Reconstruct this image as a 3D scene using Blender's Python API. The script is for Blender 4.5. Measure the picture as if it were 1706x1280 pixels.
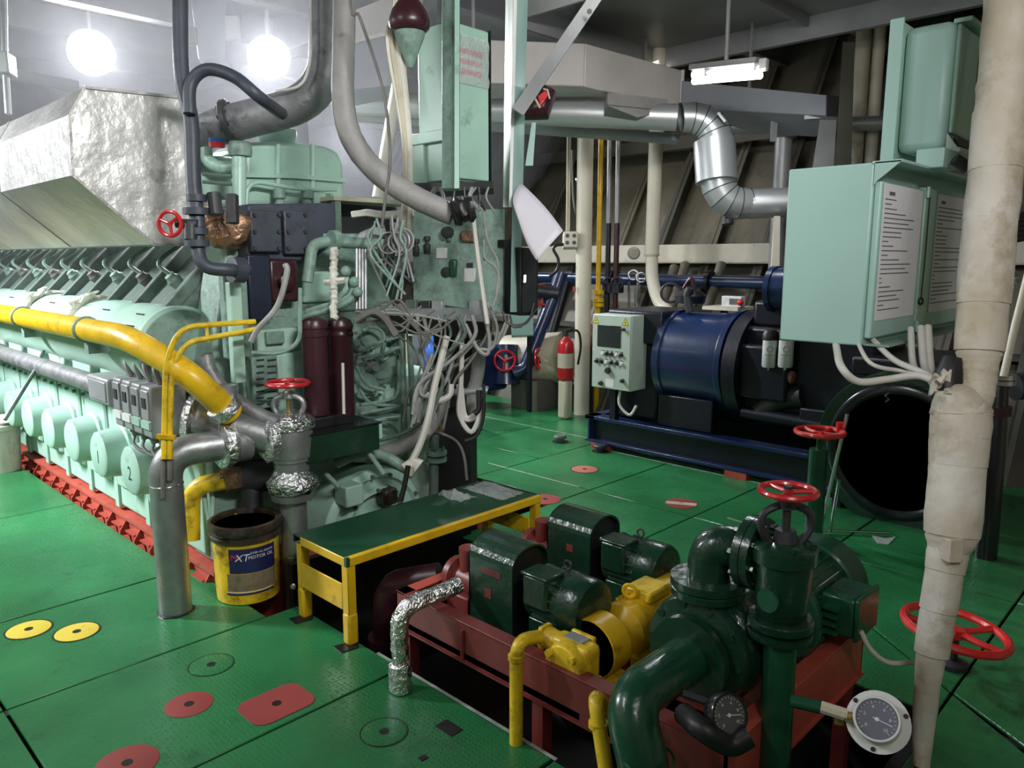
import bpy, bmesh, math, random
from math import pi, sin, cos, tan, atan2, sqrt
from mathutils import Vector, Matrix
R = random.Random(7)
for o in list(bpy.data.objects): bpy.data.objects.remove(o)
C = bpy.context.scene.collection
sc = bpy.context.scene
V = Vector

# ------------------------------------------------------------------ camera
# world axes: x = across the engine room (towards the hull side), y = along the engine (away), z up; metres
FPX, PITCH, YAW, CAMH = 1270.5, 0.16306, 0.7710, 1.65
EYE = V((0, 0, CAMH))
FW = V((cos(PITCH)*cos(YAW), cos(PITCH)*sin(YAW), -sin(PITCH)))
RT = FW.cross(V((0, 0, 1))).normalized()
DN = FW.cross(RT).normalized()
cd = bpy.data.cameras.new('camera'); cam = bpy.data.objects.new('camera', cd); C.objects.link(cam)
cam.matrix_world = Matrix((( RT.x, -DN.x, -FW.x, 0), (RT.y, -DN.y, -FW.y, 0), (RT.z, -DN.z, -FW.z, CAMH), (0, 0, 0, 1)))
cd.sensor_width = 36; cd.lens = FPX/1706*36; cd.clip_start = .05; cd.clip_end = 100
sc.camera = cam
def P(px, py, X=None, Y=None, Z=None, d=None):
    "survey helper: where the sight line of a photo point meets a plane x=, y=, z= or depth d"
    v = RT*((px-853)/FPX) + DN*((py-640)/FPX) + FW
    if d is not None: t = d
    elif X is not None: t = X/v.x
    elif Y is not None: t = Y/v.y
    else: t = (Z-CAMH)/v.z
    return EYE + v*t

# ------------------------------------------------------------------ light
sc.view_settings.view_transform = 'Standard'; sc.view_settings.look = 'None'
sc.view_settings.exposure = 0.0; sc.view_settings.gamma = 1; sc.view_settings.use_curve_mapping = False
w = bpy.data.worlds.new('world'); sc.world = w; w.use_nodes = True
w.node_tree.nodes['Background'].inputs[0].default_value = (.80, .86, .92, 1)
w.node_tree.nodes['Background'].inputs[1].default_value = .02
def area(name, loc, to, sx, sy, e, col=(1, 1, 1), spread=180):
    l = bpy.data.lights.new(name, 'AREA'); l.shape = 'RECTANGLE'; l.size = sx; l.size_y = sy; l.energy = e; l.color = col; l.spread = math.radians(spread)
    o = bpy.data.objects.new(name, l); C.objects.link(o); o.location = loc
    o.rotation_euler = (V(to)-V(loc)).to_track_quat('-Z', 'Y').to_euler(); return o
def spot(name, loc, to, e, ang, size=.12, col=(1, 1, 1), blend=.5):
    l = bpy.data.lights.new(name, 'SPOT'); l.energy = e; l.spot_size = math.radians(ang); l.spot_blend = blend; l.shadow_soft_size = size; l.color = col
    o = bpy.data.objects.new(name, l); C.objects.link(o); o.location = loc
    o.rotation_euler = (V(to)-V(loc)).to_track_quat('-Z', 'Y').to_euler(); return o
FL1 = P(152, 88, d=7.4); FL2 = P(448, 96, d=6.8); FL3 = P(392, 108, d=11.0)
COOL = (.93, .97, 1.0)
for i, (q, e) in enumerate(((FL1, 420), (FL2, 420))):
    spot('floodlight_beam', q-(q-EYE).normalized()*.12, (q.x*.35+.3, q.y*.3, .2), e, 150, .16, COOL)
area('port_side_tubes', (-1.2, 7.0, 3.2), (1.3, 5.6, .4), .35, .7, 135, COOL, 90)
area('port_side_tubes', (-.9, 2.9, 3.35), (.6, 3.6, 0), .25, 1.2, 40, COOL)
area('aft_tubes', (.5, -.6, 3.3), (2.6, 2.2, .6), 1.2, .25, 9, (1, .97, .92))
area('cabinet_fill', (-.1, -.8, 2.7), (2.8, 1.0, 1.75), .5, .2, 6.5, (1, .98, .95), 70)  # added light to brighten the cabinet faces, no fixture
area('engine_end_fill', (1.2, -.6, 3.4), (2.1, 4.0, 1.9), 1.0, .25, 27, (1, 1, .98), 75)  # added fill for the engine end, narrowed to spare the floor
area('duct_fill', (2.6, 1.5, 3.4), (5.6, 4.3, 2.9), .6, .2, 7, (1, .97, .94), 65)  # added fill aimed at the ventilation duct
area('starboard_tube', P(1217, 128, d=5.35), P(1217, 700, d=5.6), .08, .62, 16, COOL)
area('hull_side_tubes', (5.6, 8.2, 3.3), (4.6, 5.2, 0), .2, .8, 80, COOL, 120)
area('hull_side_tubes', (6.6, 4.9, 3.5), (7.6, 4.6, 1.2), 1.2, .2, 9, (1, .95, .85))

# ------------------------------------------------------------------ materials
def mat(name, col, rough=.5, metal=0, var=.15, vs=6, bump=0, bs=40, col2=None, spec=.5, dirt=0, dcol=(.02, .018, .015), coat=0, bdist=.01, emit=0, ds=9, tread=False, alpha=1, trans=0, streak=1):
    m = bpy.data.materials.new(name); m.use_nodes = True; t = m.node_tree; N = t.nodes; L = t.links
    b = N['Principled BSDF']
    b.inputs['Roughness'].default_value = rough; b.inputs['Metallic'].default_value = metal
    b.inputs['Specular IOR Level'].default_value = spec
    if coat: b.inputs['Coat Weight'].default_value = coat; b.inputs['Coat Roughness'].default_value = .12
    if trans: b.inputs['Transmission Weight'].default_value = trans
    if alpha < 1: b.inputs['Alpha'].default_value = alpha
    if emit:
        b.inputs['Emission Color'].default_value = (*col, 1); b.inputs['Emission Strength'].default_value = emit
    tc = N.new('ShaderNodeTexCoord'); mp = N.new('ShaderNodeMapping'); L.new(tc.outputs['Object'], mp.inputs[0]); mp.inputs['Scale'].default_value = (1, 1, streak)
    n = N.new('ShaderNodeTexNoise'); n.inputs['Scale'].default_value = vs; n.inputs['Detail'].default_value = 5; L.new(mp.outputs[0], n.inputs['Vector'])
    r = N.new('ShaderNodeValToRGB'); L.new(n.outputs['Fac'], r.inputs[0])
    c2 = col2 or tuple(min(1, c*(1+var)) for c in col); c1 = tuple(c*(1-var) for c in col)
    r.color_ramp.elements[0].position = .32; r.color_ramp.elements[1].position = .68
    r.color_ramp.elements[0].color = (*c1, 1); r.color_ramp.elements[1].color = (*c2, 1)
    out = r.outputs[0]
    if dirt:
        n2 = N.new('ShaderNodeTexNoise'); n2.inputs['Scale'].default_value = ds; n2.inputs['Detail'].default_value = 8; n2.inputs['Roughness'].default_value = .7; L.new(mp.outputs[0], n2.inputs['Vector'])
        r2 = N.new('ShaderNodeValToRGB'); L.new(n2.outputs['Fac'], r2.inputs[0])
        r2.color_ramp.elements[0].position = .62-dirt*.35; r2.color_ramp.elements[1].position = .72
        r2.color_ramp.elements[0].color = (0, 0, 0, 1); r2.color_ramp.elements[1].color = (1, 1, 1, 1)
        mx = N.new('ShaderNodeMixRGB'); L.new(r2.outputs[0], mx.inputs[0]); L.new(out, mx.inputs[1]); mx.inputs[2].default_value = (*dcol, 1); out = mx.outputs[0]
    L.new(out, b.inputs['Base Color'])
    if bump or tread:
        if tread:
            v = N.new('ShaderNodeTexVoronoi'); v.inputs['Scale'].default_value = bs; v.inputs['Randomness'].default_value = .35; L.new(tc.outputs['Object'], v.inputs['Vector'])
            rr = N.new('ShaderNodeValToRGB'); L.new(v.outputs['Distance'], rr.inputs[0]); rr.color_ramp.elements[0].position = .12; rr.color_ramp.elements[1].position = .4
            rr.color_ramp.elements[0].color = (1, 1, 1, 1); rr.color_ramp.elements[1].color = (0, 0, 0, 1)
            h = rr.outputs[0]
        else:
            n3 = N.new('ShaderNodeTexNoise'); n3.inputs['Scale'].default_value = bs; n3.inputs['Detail'].default_value = 4; L.new(tc.outputs['Object'], n3.inputs['Vector']); h = n3.outputs['Fac']
        bp = N.new('ShaderNodeBump'); bp.inputs['Strength'].default_value = bump; bp.inputs['Distance'].default_value = bdist; L.new(h, bp.inputs['Height']); L.new(bp.outputs[0], b.inputs['Normal'])
    return m
G = {}
G['floor'] = mat('green_deck_paint', (.024, .170, .058), .27, var=.25, vs=1.6, bump=.3, bs=55, dirt=.12, dcol=(.014, .08, .04), ds=3, tread=True, bdist=.004)
G['greenlid'] = mat('dark_green_plate', (.013, .068, .032), .34, var=.2, vs=3, bump=.15, bs=12)
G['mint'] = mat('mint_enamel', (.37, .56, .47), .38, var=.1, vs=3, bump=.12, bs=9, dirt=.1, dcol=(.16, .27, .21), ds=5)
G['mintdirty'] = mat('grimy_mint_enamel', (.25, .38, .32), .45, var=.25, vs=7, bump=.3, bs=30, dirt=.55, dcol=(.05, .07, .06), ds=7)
G['mintdark'] = mat('oily_shaded_mint_enamel', (.13, .19, .16), .5, var=.3, vs=8, bump=.3, bs=30, dirt=.6, dcol=(.03, .038, .033), ds=8)
G['cabmint'] = mat('cabinet_mint', (.33, .51, .47), .42, var=.05, vs=2, bump=.04, bs=60)
G['cabgrey'] = mat('pale_grey_green_panel', (.42, .50, .43), .45, var=.06, vs=4, dirt=.12, dcol=(.25, .27, .2), ds=6)
G['silver'] = mat('silver_paint', (.34, .35, .36), .42, .75, var=.15, vs=14, bump=.4, bs=40, bdist=.004)
G['silverdull'] = mat('dull_grey_pipe', (.24, .24, .25), .5, .5, var=.2, vs=12, bump=.35, bs=35, dirt=.2, dcol=(.08, .08, .08))
G['foil'] = mat('crumpled_foil', (.78, .78, .80), .22, 1, var=.1, bump=1, bs=42, bdist=.02)
G['lag'] = mat('aluminium_lagging', (.38, .37, .36), .45, .6, var=.2, vs=3, bump=.5, bs=16, bdist=.012)
G['galv'] = mat('sheet_metal_cladding', (.50, .52, .53), .38, .6, var=.06, vs=2, bump=.06, bs=5)
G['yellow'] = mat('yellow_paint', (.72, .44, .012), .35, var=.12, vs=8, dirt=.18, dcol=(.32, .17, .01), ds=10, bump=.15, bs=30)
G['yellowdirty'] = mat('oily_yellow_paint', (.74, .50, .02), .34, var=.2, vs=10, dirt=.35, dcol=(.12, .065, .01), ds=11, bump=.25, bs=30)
G['discyellow'] = mat('yellow_lid_paint', (.72, .56, .06), .45, var=.06, vs=5, dirt=.05, dcol=(.4, .3, .05))
G['red'] = mat('red_enamel', (.52, .012, .02), .3, var=.12, vs=12, coat=.4, bump=.1, bs=40)
G['bred'] = mat('bright_red_enamel', (.68, .02, .02), .3, var=.1, vs=12, coat=.4, bump=.1, bs=40)
G['discred'] = mat('red_lid_paint', (.30, .05, .045), .5, var=.08, vs=4)
G['discpink'] = mat('faded_red_lid_paint', (.42, .14, .09), .5, var=.1, vs=4)
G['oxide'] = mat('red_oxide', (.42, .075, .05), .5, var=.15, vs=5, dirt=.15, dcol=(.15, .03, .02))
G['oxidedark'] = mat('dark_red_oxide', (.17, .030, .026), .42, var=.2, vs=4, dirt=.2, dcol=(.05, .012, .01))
G['pump'] = mat('glossy_dark_green', (.008, .034, .019), .24, var=.2, vs=6, bump=.5, bs=42, coat=.3, bdist=.006)
G['pumpmid'] = mat('glossy_mid_green', (.010, .066, .033), .26, var=.15, vs=5, bump=.35, bs=36, coat=.3, bdist=.006)
G['blue'] = mat('deep_blue_enamel', (.007, .021, .080), .3, var=.2, vs=4, coat=.3, bump=.1, bs=15)
G['bluedark'] = mat('blue_black_enamel', (.0035, .005, .014), .42, var=.3, vs=6, dirt=.3, dcol=(.006, .006, .008), bump=.2, bs=25)
G['bluebright'] = mat('bright_blue_paint', (.02, .10, .42), .35, var=.15, vs=5)
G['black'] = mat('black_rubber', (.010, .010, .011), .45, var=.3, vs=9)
G['blackgloss'] = mat('black_enamel', (.008, .009, .012), .22, var=.2, vs=5, coat=.4)
G['charcoal'] = mat('charcoal_paint', (.028, .03, .033), .5, var=.25, vs=9, dirt=.2)
G['slate'] = mat('slate_blue_paint', (.045, .052, .072), .5, var=.2, vs=5, dirt=.2, bump=.2, bs=20)
G['maroon'] = mat('maroon_enamel', (.038, .010, .015), .35, var=.25, vs=5, bump=.1, bs=20)
G['cream'] = mat('cream_paint', (.52, .47, .36), .5, var=.1, vs=3, dirt=.2, dcol=(.25, .2, .13), ds=5)
G['creamlight'] = mat('pale_cream_paint', (.68, .63, .52), .5, var=.08, vs=3, dirt=.1, dcol=(.35, .28, .2), ds=5)
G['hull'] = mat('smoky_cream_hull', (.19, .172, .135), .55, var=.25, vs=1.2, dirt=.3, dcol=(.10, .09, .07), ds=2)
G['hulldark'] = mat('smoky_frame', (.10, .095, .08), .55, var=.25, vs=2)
G['deckhead'] = mat('deckhead_grey', (.22, .22, .215), .5, var=.15, vs=2, bump=.15, bs=8)
G['duct'] = mat('duct_warm_grey', (.50, .465, .445), .5, var=.1, vs=3, bump=.1, bs=10)
G['ductcool'] = mat('duct_cool_grey', (.24, .25, .28), .5, var=.1, vs=3)
G['steel'] = mat('grey_steel_paint', (.34, .35, .36), .42, .3, var=.1, vs=5, bump=.15, bs=30)
G['wrap'] = mat('wrapped_canvas_lagging', (.58, .49, .37), .6, var=.14, vs=3.5, bump=.5, bs=22, col2=(.76, .72, .68), dirt=.3, dcol=(.36, .27, .17), ds=5, bdist=.01)
G['cablewhite'] = mat('pale_cable', (.60, .58, .54), .5, var=.1)
G['cablegrey'] = mat('grey_cable', (.27, .27, .26), .5, var=.25, vs=10)
G['cabledk'] = mat('dirty_cable', (.12, .115, .105), .5, var=.3, vs=10)
G['copper'] = mat('oily_brown_foil', (.32, .19, .12), .35, .6, var=.4, vs=14, bump=.8, bs=40, bdist=.015)
G['hose'] = mat('grey_lagged_hose', (.28, .27, .265), .6, .15, var=.12, vs=8, bump=.3, bs=60)
G['paper'] = mat('white_paper', (.72, .70, .74), .6, var=.03, vs=3)
G['paperlit'] = mat('lilac_white_sheet', (.70, .66, .74), .5, var=.04, vs=3)
G['ink'] = mat('grey_print', (.12, .12, .13), .6, var=.1)
G['inkblue'] = mat('navy_print', (.018, .02, .09), .4, var=.15, vs=12)
G['inkwhite'] = mat('white_print', (.75, .75, .78), .5, var=.05)
G['inkred'] = mat('red_print', (.55, .05, .08), .5, var=.1)
G['labeltan'] = mat('stained_label', (.28, .22, .14), .5, var=.5, vs=14, dirt=.5, dcol=(.06, .04, .02), ds=14)
G['grime'] = mat('oily_rim', (.045, .032, .022), .35, var=.6, vs=16, bump=.5, bs=40)
G['white'] = mat('white_plastic', (.70, .70, .69), .4, var=.06, vs=5)
G['whitedirty'] = mat('dirty_white_plastic', (.62, .60, .54), .5, var=.15, vs=8, dirt=.2, dcol=(.3, .26, .2), streak=.4)
G['dial'] = mat('gauge_face', (.085, .09, .15), .35, var=.15, vs=8)
G['glass'] = mat('gauge_glass', (.9, .92, .95), .05, alpha=.05, spec=.5)
G['brass'] = mat('brass', (.45, .32, .12), .35, .9, var=.15)
G['chrome'] = mat('chrome', (.62, .62, .64), .22, 1, var=.05)
G['sign'] = mat('warning_yellow', (.80, .72, .03), .5, var=.05)
G['amber'] = mat('orange_brown_paint', (.28, .10, .045), .45, var=.2, vs=5)
G['lamp'] = mat('lamp_glass', (1, 1, 1), .4, emit=60, var=0)
G['tube'] = mat('fluorescent_tube', (.96, .98, 1), .4, emit=9, var=0)
G['plastic'] = mat('clear_film', (.75, .78, .78), .16, alpha=.45, bump=1, bs=60, bdist=.02, spec=.8)
G['screen'] = mat('dark_screen', (.022, .022, .024), .2, var=.2)
G['pit'] = mat('bilge_black', (.010, .010, .010), .5, var=.3)
G['silt'] = mat('seam_worn_edge', (.30, .33, .30), .5, var=.3, vs=20)

# ------------------------------------------------------------------ mesh helpers
def frame(ax):
    z = V(ax).normalized(); a = V((0, 0, 1)) if abs(z.z) < .9 else V((1, 0, 0))
    x = a.cross(z).normalized(); return x, z.cross(x), z
def cat(pts, k=6):
    "smooth curve through the points"
    p = [V(q) for q in pts]; p = [p[0]*2-p[1]] + p + [p[-1]*2-p[-2]]; out = []
    for i in range(1, len(p)-2):
        a, b, c, d = p[i-1:i+3]
        for j in range(k):
            t = j/k; out.append(.5*((2*b)+(c-a)*t+(2*a-5*b+4*c-d)*t*t+(3*b-a-3*c+d)*t**3))
    return out+[p[-2]]
def fil(pts, r, k=5):
    "polyline with rounded corners"
    p = [V(q) for q in pts]; out = [p[0]]
    for i in range(1, len(p)-1):
        a, b, c = p[i-1], p[i], p[i+1]; u = (a-b); v = (c-b)
        rr = min(r, u.length*.48, v.length*.48); u.normalize(); v.normalize(); s = b+u*rr; e = b+v*rr
        for j in range(k+1):
            t = j/k; out.append(s*(1-t)**2+b*2*t*(1-t)+e*t*t)
    return out+[p[-1]]
class M:
    def __init__(s): s.v = []; s.f = []
    def add(s, vs, fs):
        n = len(s.v); s.v += [tuple(q) for q in vs]; s.f += [tuple(i+n for i in f) for f in fs]; return s
    def box(s, c, d, ax=None):
        c = V(c); A = ax or (V((1, 0, 0)), V((0, 1, 0)), V((0, 0, 1)))
        vs = [c+A[0]*(x*d[0]/2)+A[1]*(y*d[1]/2)+A[2]*(z*d[2]/2) for x in (-1, 1) for y in (-1, 1) for z in (-1, 1)]
        return s.add(vs, [(0, 1, 3, 2), (4, 6, 7, 5), (0, 4, 5, 1), (2, 3, 7, 6), (0, 2, 6, 4), (1, 5, 7, 3)])
    def b2(s, lo, hi):
        lo = V(lo); hi = V(hi); return s.box((lo+hi)/2, hi-lo)
    def bar(s, p, q, w, h, up=(0, 0, 1)):
        p = V(p); q = V(q); z = (q-p); L = z.length; z.normalize(); x = V(up).cross(z)
        if x.length < 1e-4: x = V((1, 0, 0)).cross(z)
        x.normalize(); y = z.cross(x); return s.box((p+q)/2, (w, h, L), (x, y, z))
    def tube(s, pts, r, n=10, cap=True, rs=None, jit=0):
        pts = [V(q) for q in pts]; m = len(pts); vs = []; fs = []; px = None
        for i, q in enumerate(pts):
            t = (pts[min(i+1, m-1)]-pts[max(i-1, 0)]).normalized()
            if px is None: px = frame(t)[0]
            x = (px-t*px.dot(t)).normalized(); px = x; y = t.cross(x); rr = rs[i] if rs else r
            for j in range(n):
                a = 2*pi*j/n; k = rr*(1+R.uniform(-jit, jit)); vs.append(q+x*(cos(a)*k)+y*(sin(a)*k))
        for i in range(m-1):
            for j in range(n): fs.append((i*n+j, i*n+(j+1) % n, (i+1)*n+(j+1) % n, (i+1)*n+j))
        if cap: fs += [tuple(range(n-1, -1, -1)), tuple(range((m-1)*n, m*n))]
        return s.add(vs, fs)
    def cyl(s, p, q, r, n=16, r2=None): return s.tube([p, q], r, n, rs=[r, r if r2 is None else r2])
    def lathe(s, prof, o=(0, 0, 0), ax=(0, 0, 1), n=24, a0=0, a1=2*pi, jit=0):
        x, y, z = frame(ax); o = V(o); full = abs(a1-a0-2*pi) < 1e-6; k = n if full else n+1; vs = []; fs = []
        for r, h in prof:
            for j in range(k):
                a = a0+(a1-a0)*j/n; q = r*(1+R.uniform(-jit, jit)); vs.append(o+z*h+x*(cos(a)*q)+y*(sin(a)*q))
        for i in range(len(prof)-1):
            for j in range(n):
                j2 = (j+1) % k; fs.append((i*k+j, i*k+j2, (i+1)*k+j2, (i+1)*k+j))
        if full:
            if prof[0][0] > 1e-6: fs.append(tuple(range(k-1, -1, -1)))
            if prof[-1][0] > 1e-6: fs.append(tuple(range((len(prof)-1)*k, len(prof)*k)))
        return s.add(vs, fs)
    def prism(s, poly, d):
        d = V(d); n = len(poly); vs = [V(q) for q in poly]; vs += [q+d for q in vs]
        return s.add(vs, [tuple(range(n-1, -1, -1)), tuple(range(n, 2*n))]+[(i, (i+1) % n, (i+1) % n+n, i+n) for i in range(n)])
    def torus(s, c, ax, Rr, r, n=32, k=8, a0=0, a1=2*pi):
        x, y, z = frame(ax); c = V(c); full = abs(a1-a0-2*pi) < 1e-6
        if full:
            vs = []; fs = []
            for i in range(n):
                a = 2*pi*i/n; e = x*cos(a)+y*sin(a)
                for j in range(k):
                    b = 2*pi*j/k; vs.append(c+e*(Rr+r*cos(b))+z*(r*sin(b)))
            for i in range(n):
                for j in range(k): fs.append((i*k+j, ((i+1) % n)*k+j, ((i+1) % n)*k+(j+1) % k, i*k+(j+1) % k))
            return s.add(vs, fs)
        return s.tube([c+(x*cos(a0+(a1-a0)*i/n)+y*sin(a0+(a1-a0)*i/n))*Rr for i in range(n+1)], r, k)
    def ball(s, c, r, n=12, m=8, sq=(1, 1, 1)):
        c = V(c); prof = [(max(1e-7, sin(pi*i/m))*r, -cos(pi*i/m)*r) for i in range(m+1)]; k = len(s.v); s.lathe(prof, (0, 0, 0), (0, 0, 1), n)
        for i in range(k, len(s.v)):
            q = s.v[i]; s.v[i] = (c.x+q[0]*sq[0], c.y+q[1]*sq[1], c.z+q[2]*sq[2])
        return s
    def quad(s, a, b, c, d): return s.add([a, b, c, d], [(0, 1, 2, 3)])
    def jit(s, a):
        s.v = [tuple(c+R.uniform(-a, a) for c in q) for q in s.v]; return s
    def o(s, name, m, par=None, bev=0, ang=38, sub=0, seg=2, **kw):
        me = bpy.data.meshes.new(name); me.from_pydata(s.v, [], s.f); me.update()
        bm = bmesh.new(); bm.from_mesh(me); bmesh.ops.recalc_face_normals(bm, faces=bm.faces); bm.to_mesh(me); bm.free()
        me.polygons.foreach_set('use_smooth', [True]*len(me.polygons)); me.set_sharp_from_angle(angle=math.radians(ang))
        me.materials.append(G[m] if isinstance(m, str) else m)
        o = bpy.data.objects.new(name, me); C.objects.link(o)
        if bev:
            b = o.modifiers.new('bevel', 'BEVEL'); b.width = bev; b.segments = seg; b.limit_method = 'ANGLE'; b.angle_limit = math.radians(40)
        if par is not None: attach(o, par)
        for k, val in kw.items(): o[k] = val
        return o
def attach(o, par):
    o.parent = par
    o.matrix_parent_inverse = world(par).inverted()
def world(o):
    m = Matrix.LocRotScale(o.location, o.rotation_euler, o.scale)
    return m if o.parent is None else world(o.parent) @ o.matrix_parent_inverse @ m
def E(name, loc, label, cat, group=None):
    o = bpy.data.objects.new(name, None); C.objects.link(o); o.location = loc; o.empty_display_size = .1
    return T(o, label, cat, group)
def T(o, label, cat, group=None):
    o['label'] = label; o['category'] = cat
    if group: o['group'] = group
    return o
def S(o): o['kind'] = 'structure'; return o
def stuff(o): o['kind'] = 'stuff'; return o
def copyt(o, delta, par=None):
    "copy of a thing with its parts and sub-parts"
    c = o.copy(); C.objects.link(c)
    if par is None: c.location = o.location+V(delta)
    else: c.parent = par
    for ch in list(o.children): copyt(ch, delta, c)
    return c
def bolts(mm, c, ax, Rr, n, r=.008, h=.012, a0=.2):
    x, y, z = frame(ax); c = V(c)
    for i in range(n):
        a = a0+2*pi*i/n; q = c+(x*cos(a)+y*sin(a))*Rr; mm.cyl(q, q+z*h, r, 6)
    return mm
def flange(par, c, ax, Rr, t, m, n=8, name='flange'):
    z = V(ax).normalized(); c = V(c)
    f = M().lathe([(.001, -t/2), (Rr*.97, -t/2), (Rr, -t/2+.003), (Rr, t/2-.003), (Rr*.97, t/2), (.001, t/2)], c, ax, 28).o(name, m, par)
    b = M(); bolts(b, c+z*t/2, ax, Rr*.82, n, Rr*.085, Rr*.09); bolts(b, c-z*t/2, -z, Rr*.82, n, Rr*.085, Rr*.09)
    if par is None or par.parent is None: stuff(b.o('flange_bolts', m, f))
    else: stuff(b.o('flange_bolts', m, par))
    return f
def wheel(c, ax, Rr, r, m, par, ns=3, dish=0, a0=.4, name='handwheel'):
    x, y, z = frame(ax); c = V(c); w = M().torus(c, ax, Rr-r, r, 36, 8)
    w.lathe([(.001, -Rr*.12-dish), (Rr*.17, -Rr*.1-dish), (Rr*.17, Rr*.08-dish), (.001, Rr*.12-dish)], c, ax, 14)
    for i in range(ns):
        a = a0+2*pi*i/ns; e = x*cos(a)+y*sin(a)
        w.tube([c+e*Rr*.1-z*dish, c+e*Rr*.5-z*dish*.7, c+e*(Rr-r)], r*.8, 8, rs=[r*.95, r*.75, r*.85])
    return w.o(name, m, par)
def text(s, size, m, par, origin, xd, yd, name='lettering', ext=.0006, center=True, shear=0, warp=None):
    cu = bpy.data.curves.new('t', 'FONT'); cu.body = s; cu.size = size; cu.extrude = ext; cu.shear = shear
    cu.align_x = 'CENTER' if center else 'LEFT'; cu.align_y = 'CENTER'; cu.resolution_u = 2
    to = bpy.data.objects.new('t', cu); C.objects.link(to)
    dg = bpy.context.evaluated_depsgraph_get(); dg.update(); me = bpy.data.meshes.new_from_object(to.evaluated_get(dg))
    bpy.data.objects.remove(to); xd = V(xd).normalized(); yd = V(yd).normalized(); zd = xd.cross(yd); o = V(origin)
    for v in me.vertices:
        q = v.co.copy(); v.co = warp(q) if warp else o+xd*q.x+yd*q.y+zd*q.z
    me.materials.clear(); me.materials.append(G[m]); ob = bpy.data.objects.new(name, me); C.objects.link(ob)
    if par is not None: attach(ob, par)
    return ob

# ------------------------------------------------------------------ setting: floor of painted plates over a bilge
floor = S(M().b2((-2.2, -2.2, -.72), (9.5, 12.2, -.66)).o('floor', 'pit'))
def plate(poly, m='floor', t=.012):
    g = .0055; c = sum((V((*q, 0)) for q in poly), V())/len(poly); pp = []
    n = len(poly); ar = sum(poly[i][0]*poly[(i+1) % n][1]-poly[(i+1) % n][0]*poly[i][1] for i in range(n))
    if ar < 0: poly = poly[::-1]
    for i in range(n):
        a, b, d = V((*poly[i-1], 0)), V((*poly[i], 0)), V((*poly[(i+1) % n], 0))
        n1 = V((-(b-a).y, (b-a).x, 0)).normalized(); n2 = V((-(d-b).y, (d-b).x, 0)).normalized()
        k = (n1+n2); k = k/max(.3, k.dot(n1)); pp.append(b+k*g+V((0, 0, -t)))
    return M().prism(pp, (0, 0, t+R.uniform(-.0012, .0012))).o('floor_plate', m, floor, bev=.003, seg=1)
def rect(x0, x1, y0, y1): return plate([(x0, y0), (x1, y0), (x1, y1), (x0, y1)])
YL = [-1.6, -.15, .67, 1.51, 2.33, 3.15, 3.97, 5.63, 7.3, 9.0]
for a, b in zip(YL, YL[1:]):
    rect(-1.4, -.45, a, b); rect(-.45, .55, a, b)
    if b > 3.9: rect(.55, 1.52 if a > 3.9 else 1.60, a, b)
    elif b > 3: rect(.55, 1.76, a, b)
    elif a < .6: pass
    else: rect(.55, 1.755, a, b)
plate([(.55, -1.6), (1.5, -1.6), (1.5, .67), (.55, .67)])
plate([(1.5, -1.6), (2.62, .052), (3.12, .67), (1.5, .67)]); plate([(1.5, -1.6), (4.2, -1.6), (4.2, .67), (3.12, .67)])
plate([(2.925, .67), (3.12, .67), (3.88, 1.6), (2.925, 1.6)]); plate([(3.12, .67), (4.2, .67), (4.2, 1.6), (3.88, 1.6)])
YR = [1.6, 2.46, 3.3, 4.15, 5.02, 5.9, 6.8, 7.7, 8.7, 9.8]
for a, b in zip(YR, YR[1:]):
    if a < 2.9: rect(2.925, 4.2, a, b)
    else: rect(3.86, 4.2 if a < 4 else 4.6, a, b)
    if a < 4.1: rect(4.2, 5.215, a, b)
    else: rect(4.6, 5.46, a, b)
    rect(5.215 if a < 4.1 else 5.46, 6.42, a, b)
for a, b in ((-1.6, -.15), (-.15, .67), (.67, 1.6)): rect(4.2, 5.215, a, b); rect(5.215, 6.42, a, b)
jo = M()
for y in (-.15, .67, 1.51, 2.33, 3.15, 3.97, 5.63, 7.3): jo.b2((-1.4, y-.02, -.10), (1.5, y+.02, -.0135))
for y in YR: jo.b2((3.9, y-.02, -.10), (6.42, y+.02, -.0135))
jo.b2((1.7, -1.6, -.1), (1.75, 2.9, -.0135)); jo.b2((2.93, -1.6, -.1), (2.97, 2.9, -.0135)); jo.b2((-1.4, 9, -.66), (-1.36, 9.1, -.1)); jo.b2((1.5, .67, -.1), (3.0, .71, -.0135))
stuff(jo.o('plate_bearers', 'pit', floor))
# bare worn strips along three plate joints
for p, q in (((5.215, 4.05), (5.215, 1.7)), ((5.46, 6.6), (5.46, 4.25)), ((4.2, 4.35), (4.2, 3.4)), ((1.757, 2.5), (1.757, 1.5))):
    M().bar((*p, .0005), (*q, .0005), .012, .004).o('worn_joint_strip', 'silt', floor)
# bare scraped streaks
M().bar(P(1212, 863, Z=.001), P(1262, 878, Z=.001), .012, .003).o('scrape_mark', 'silt', floor)

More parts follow.
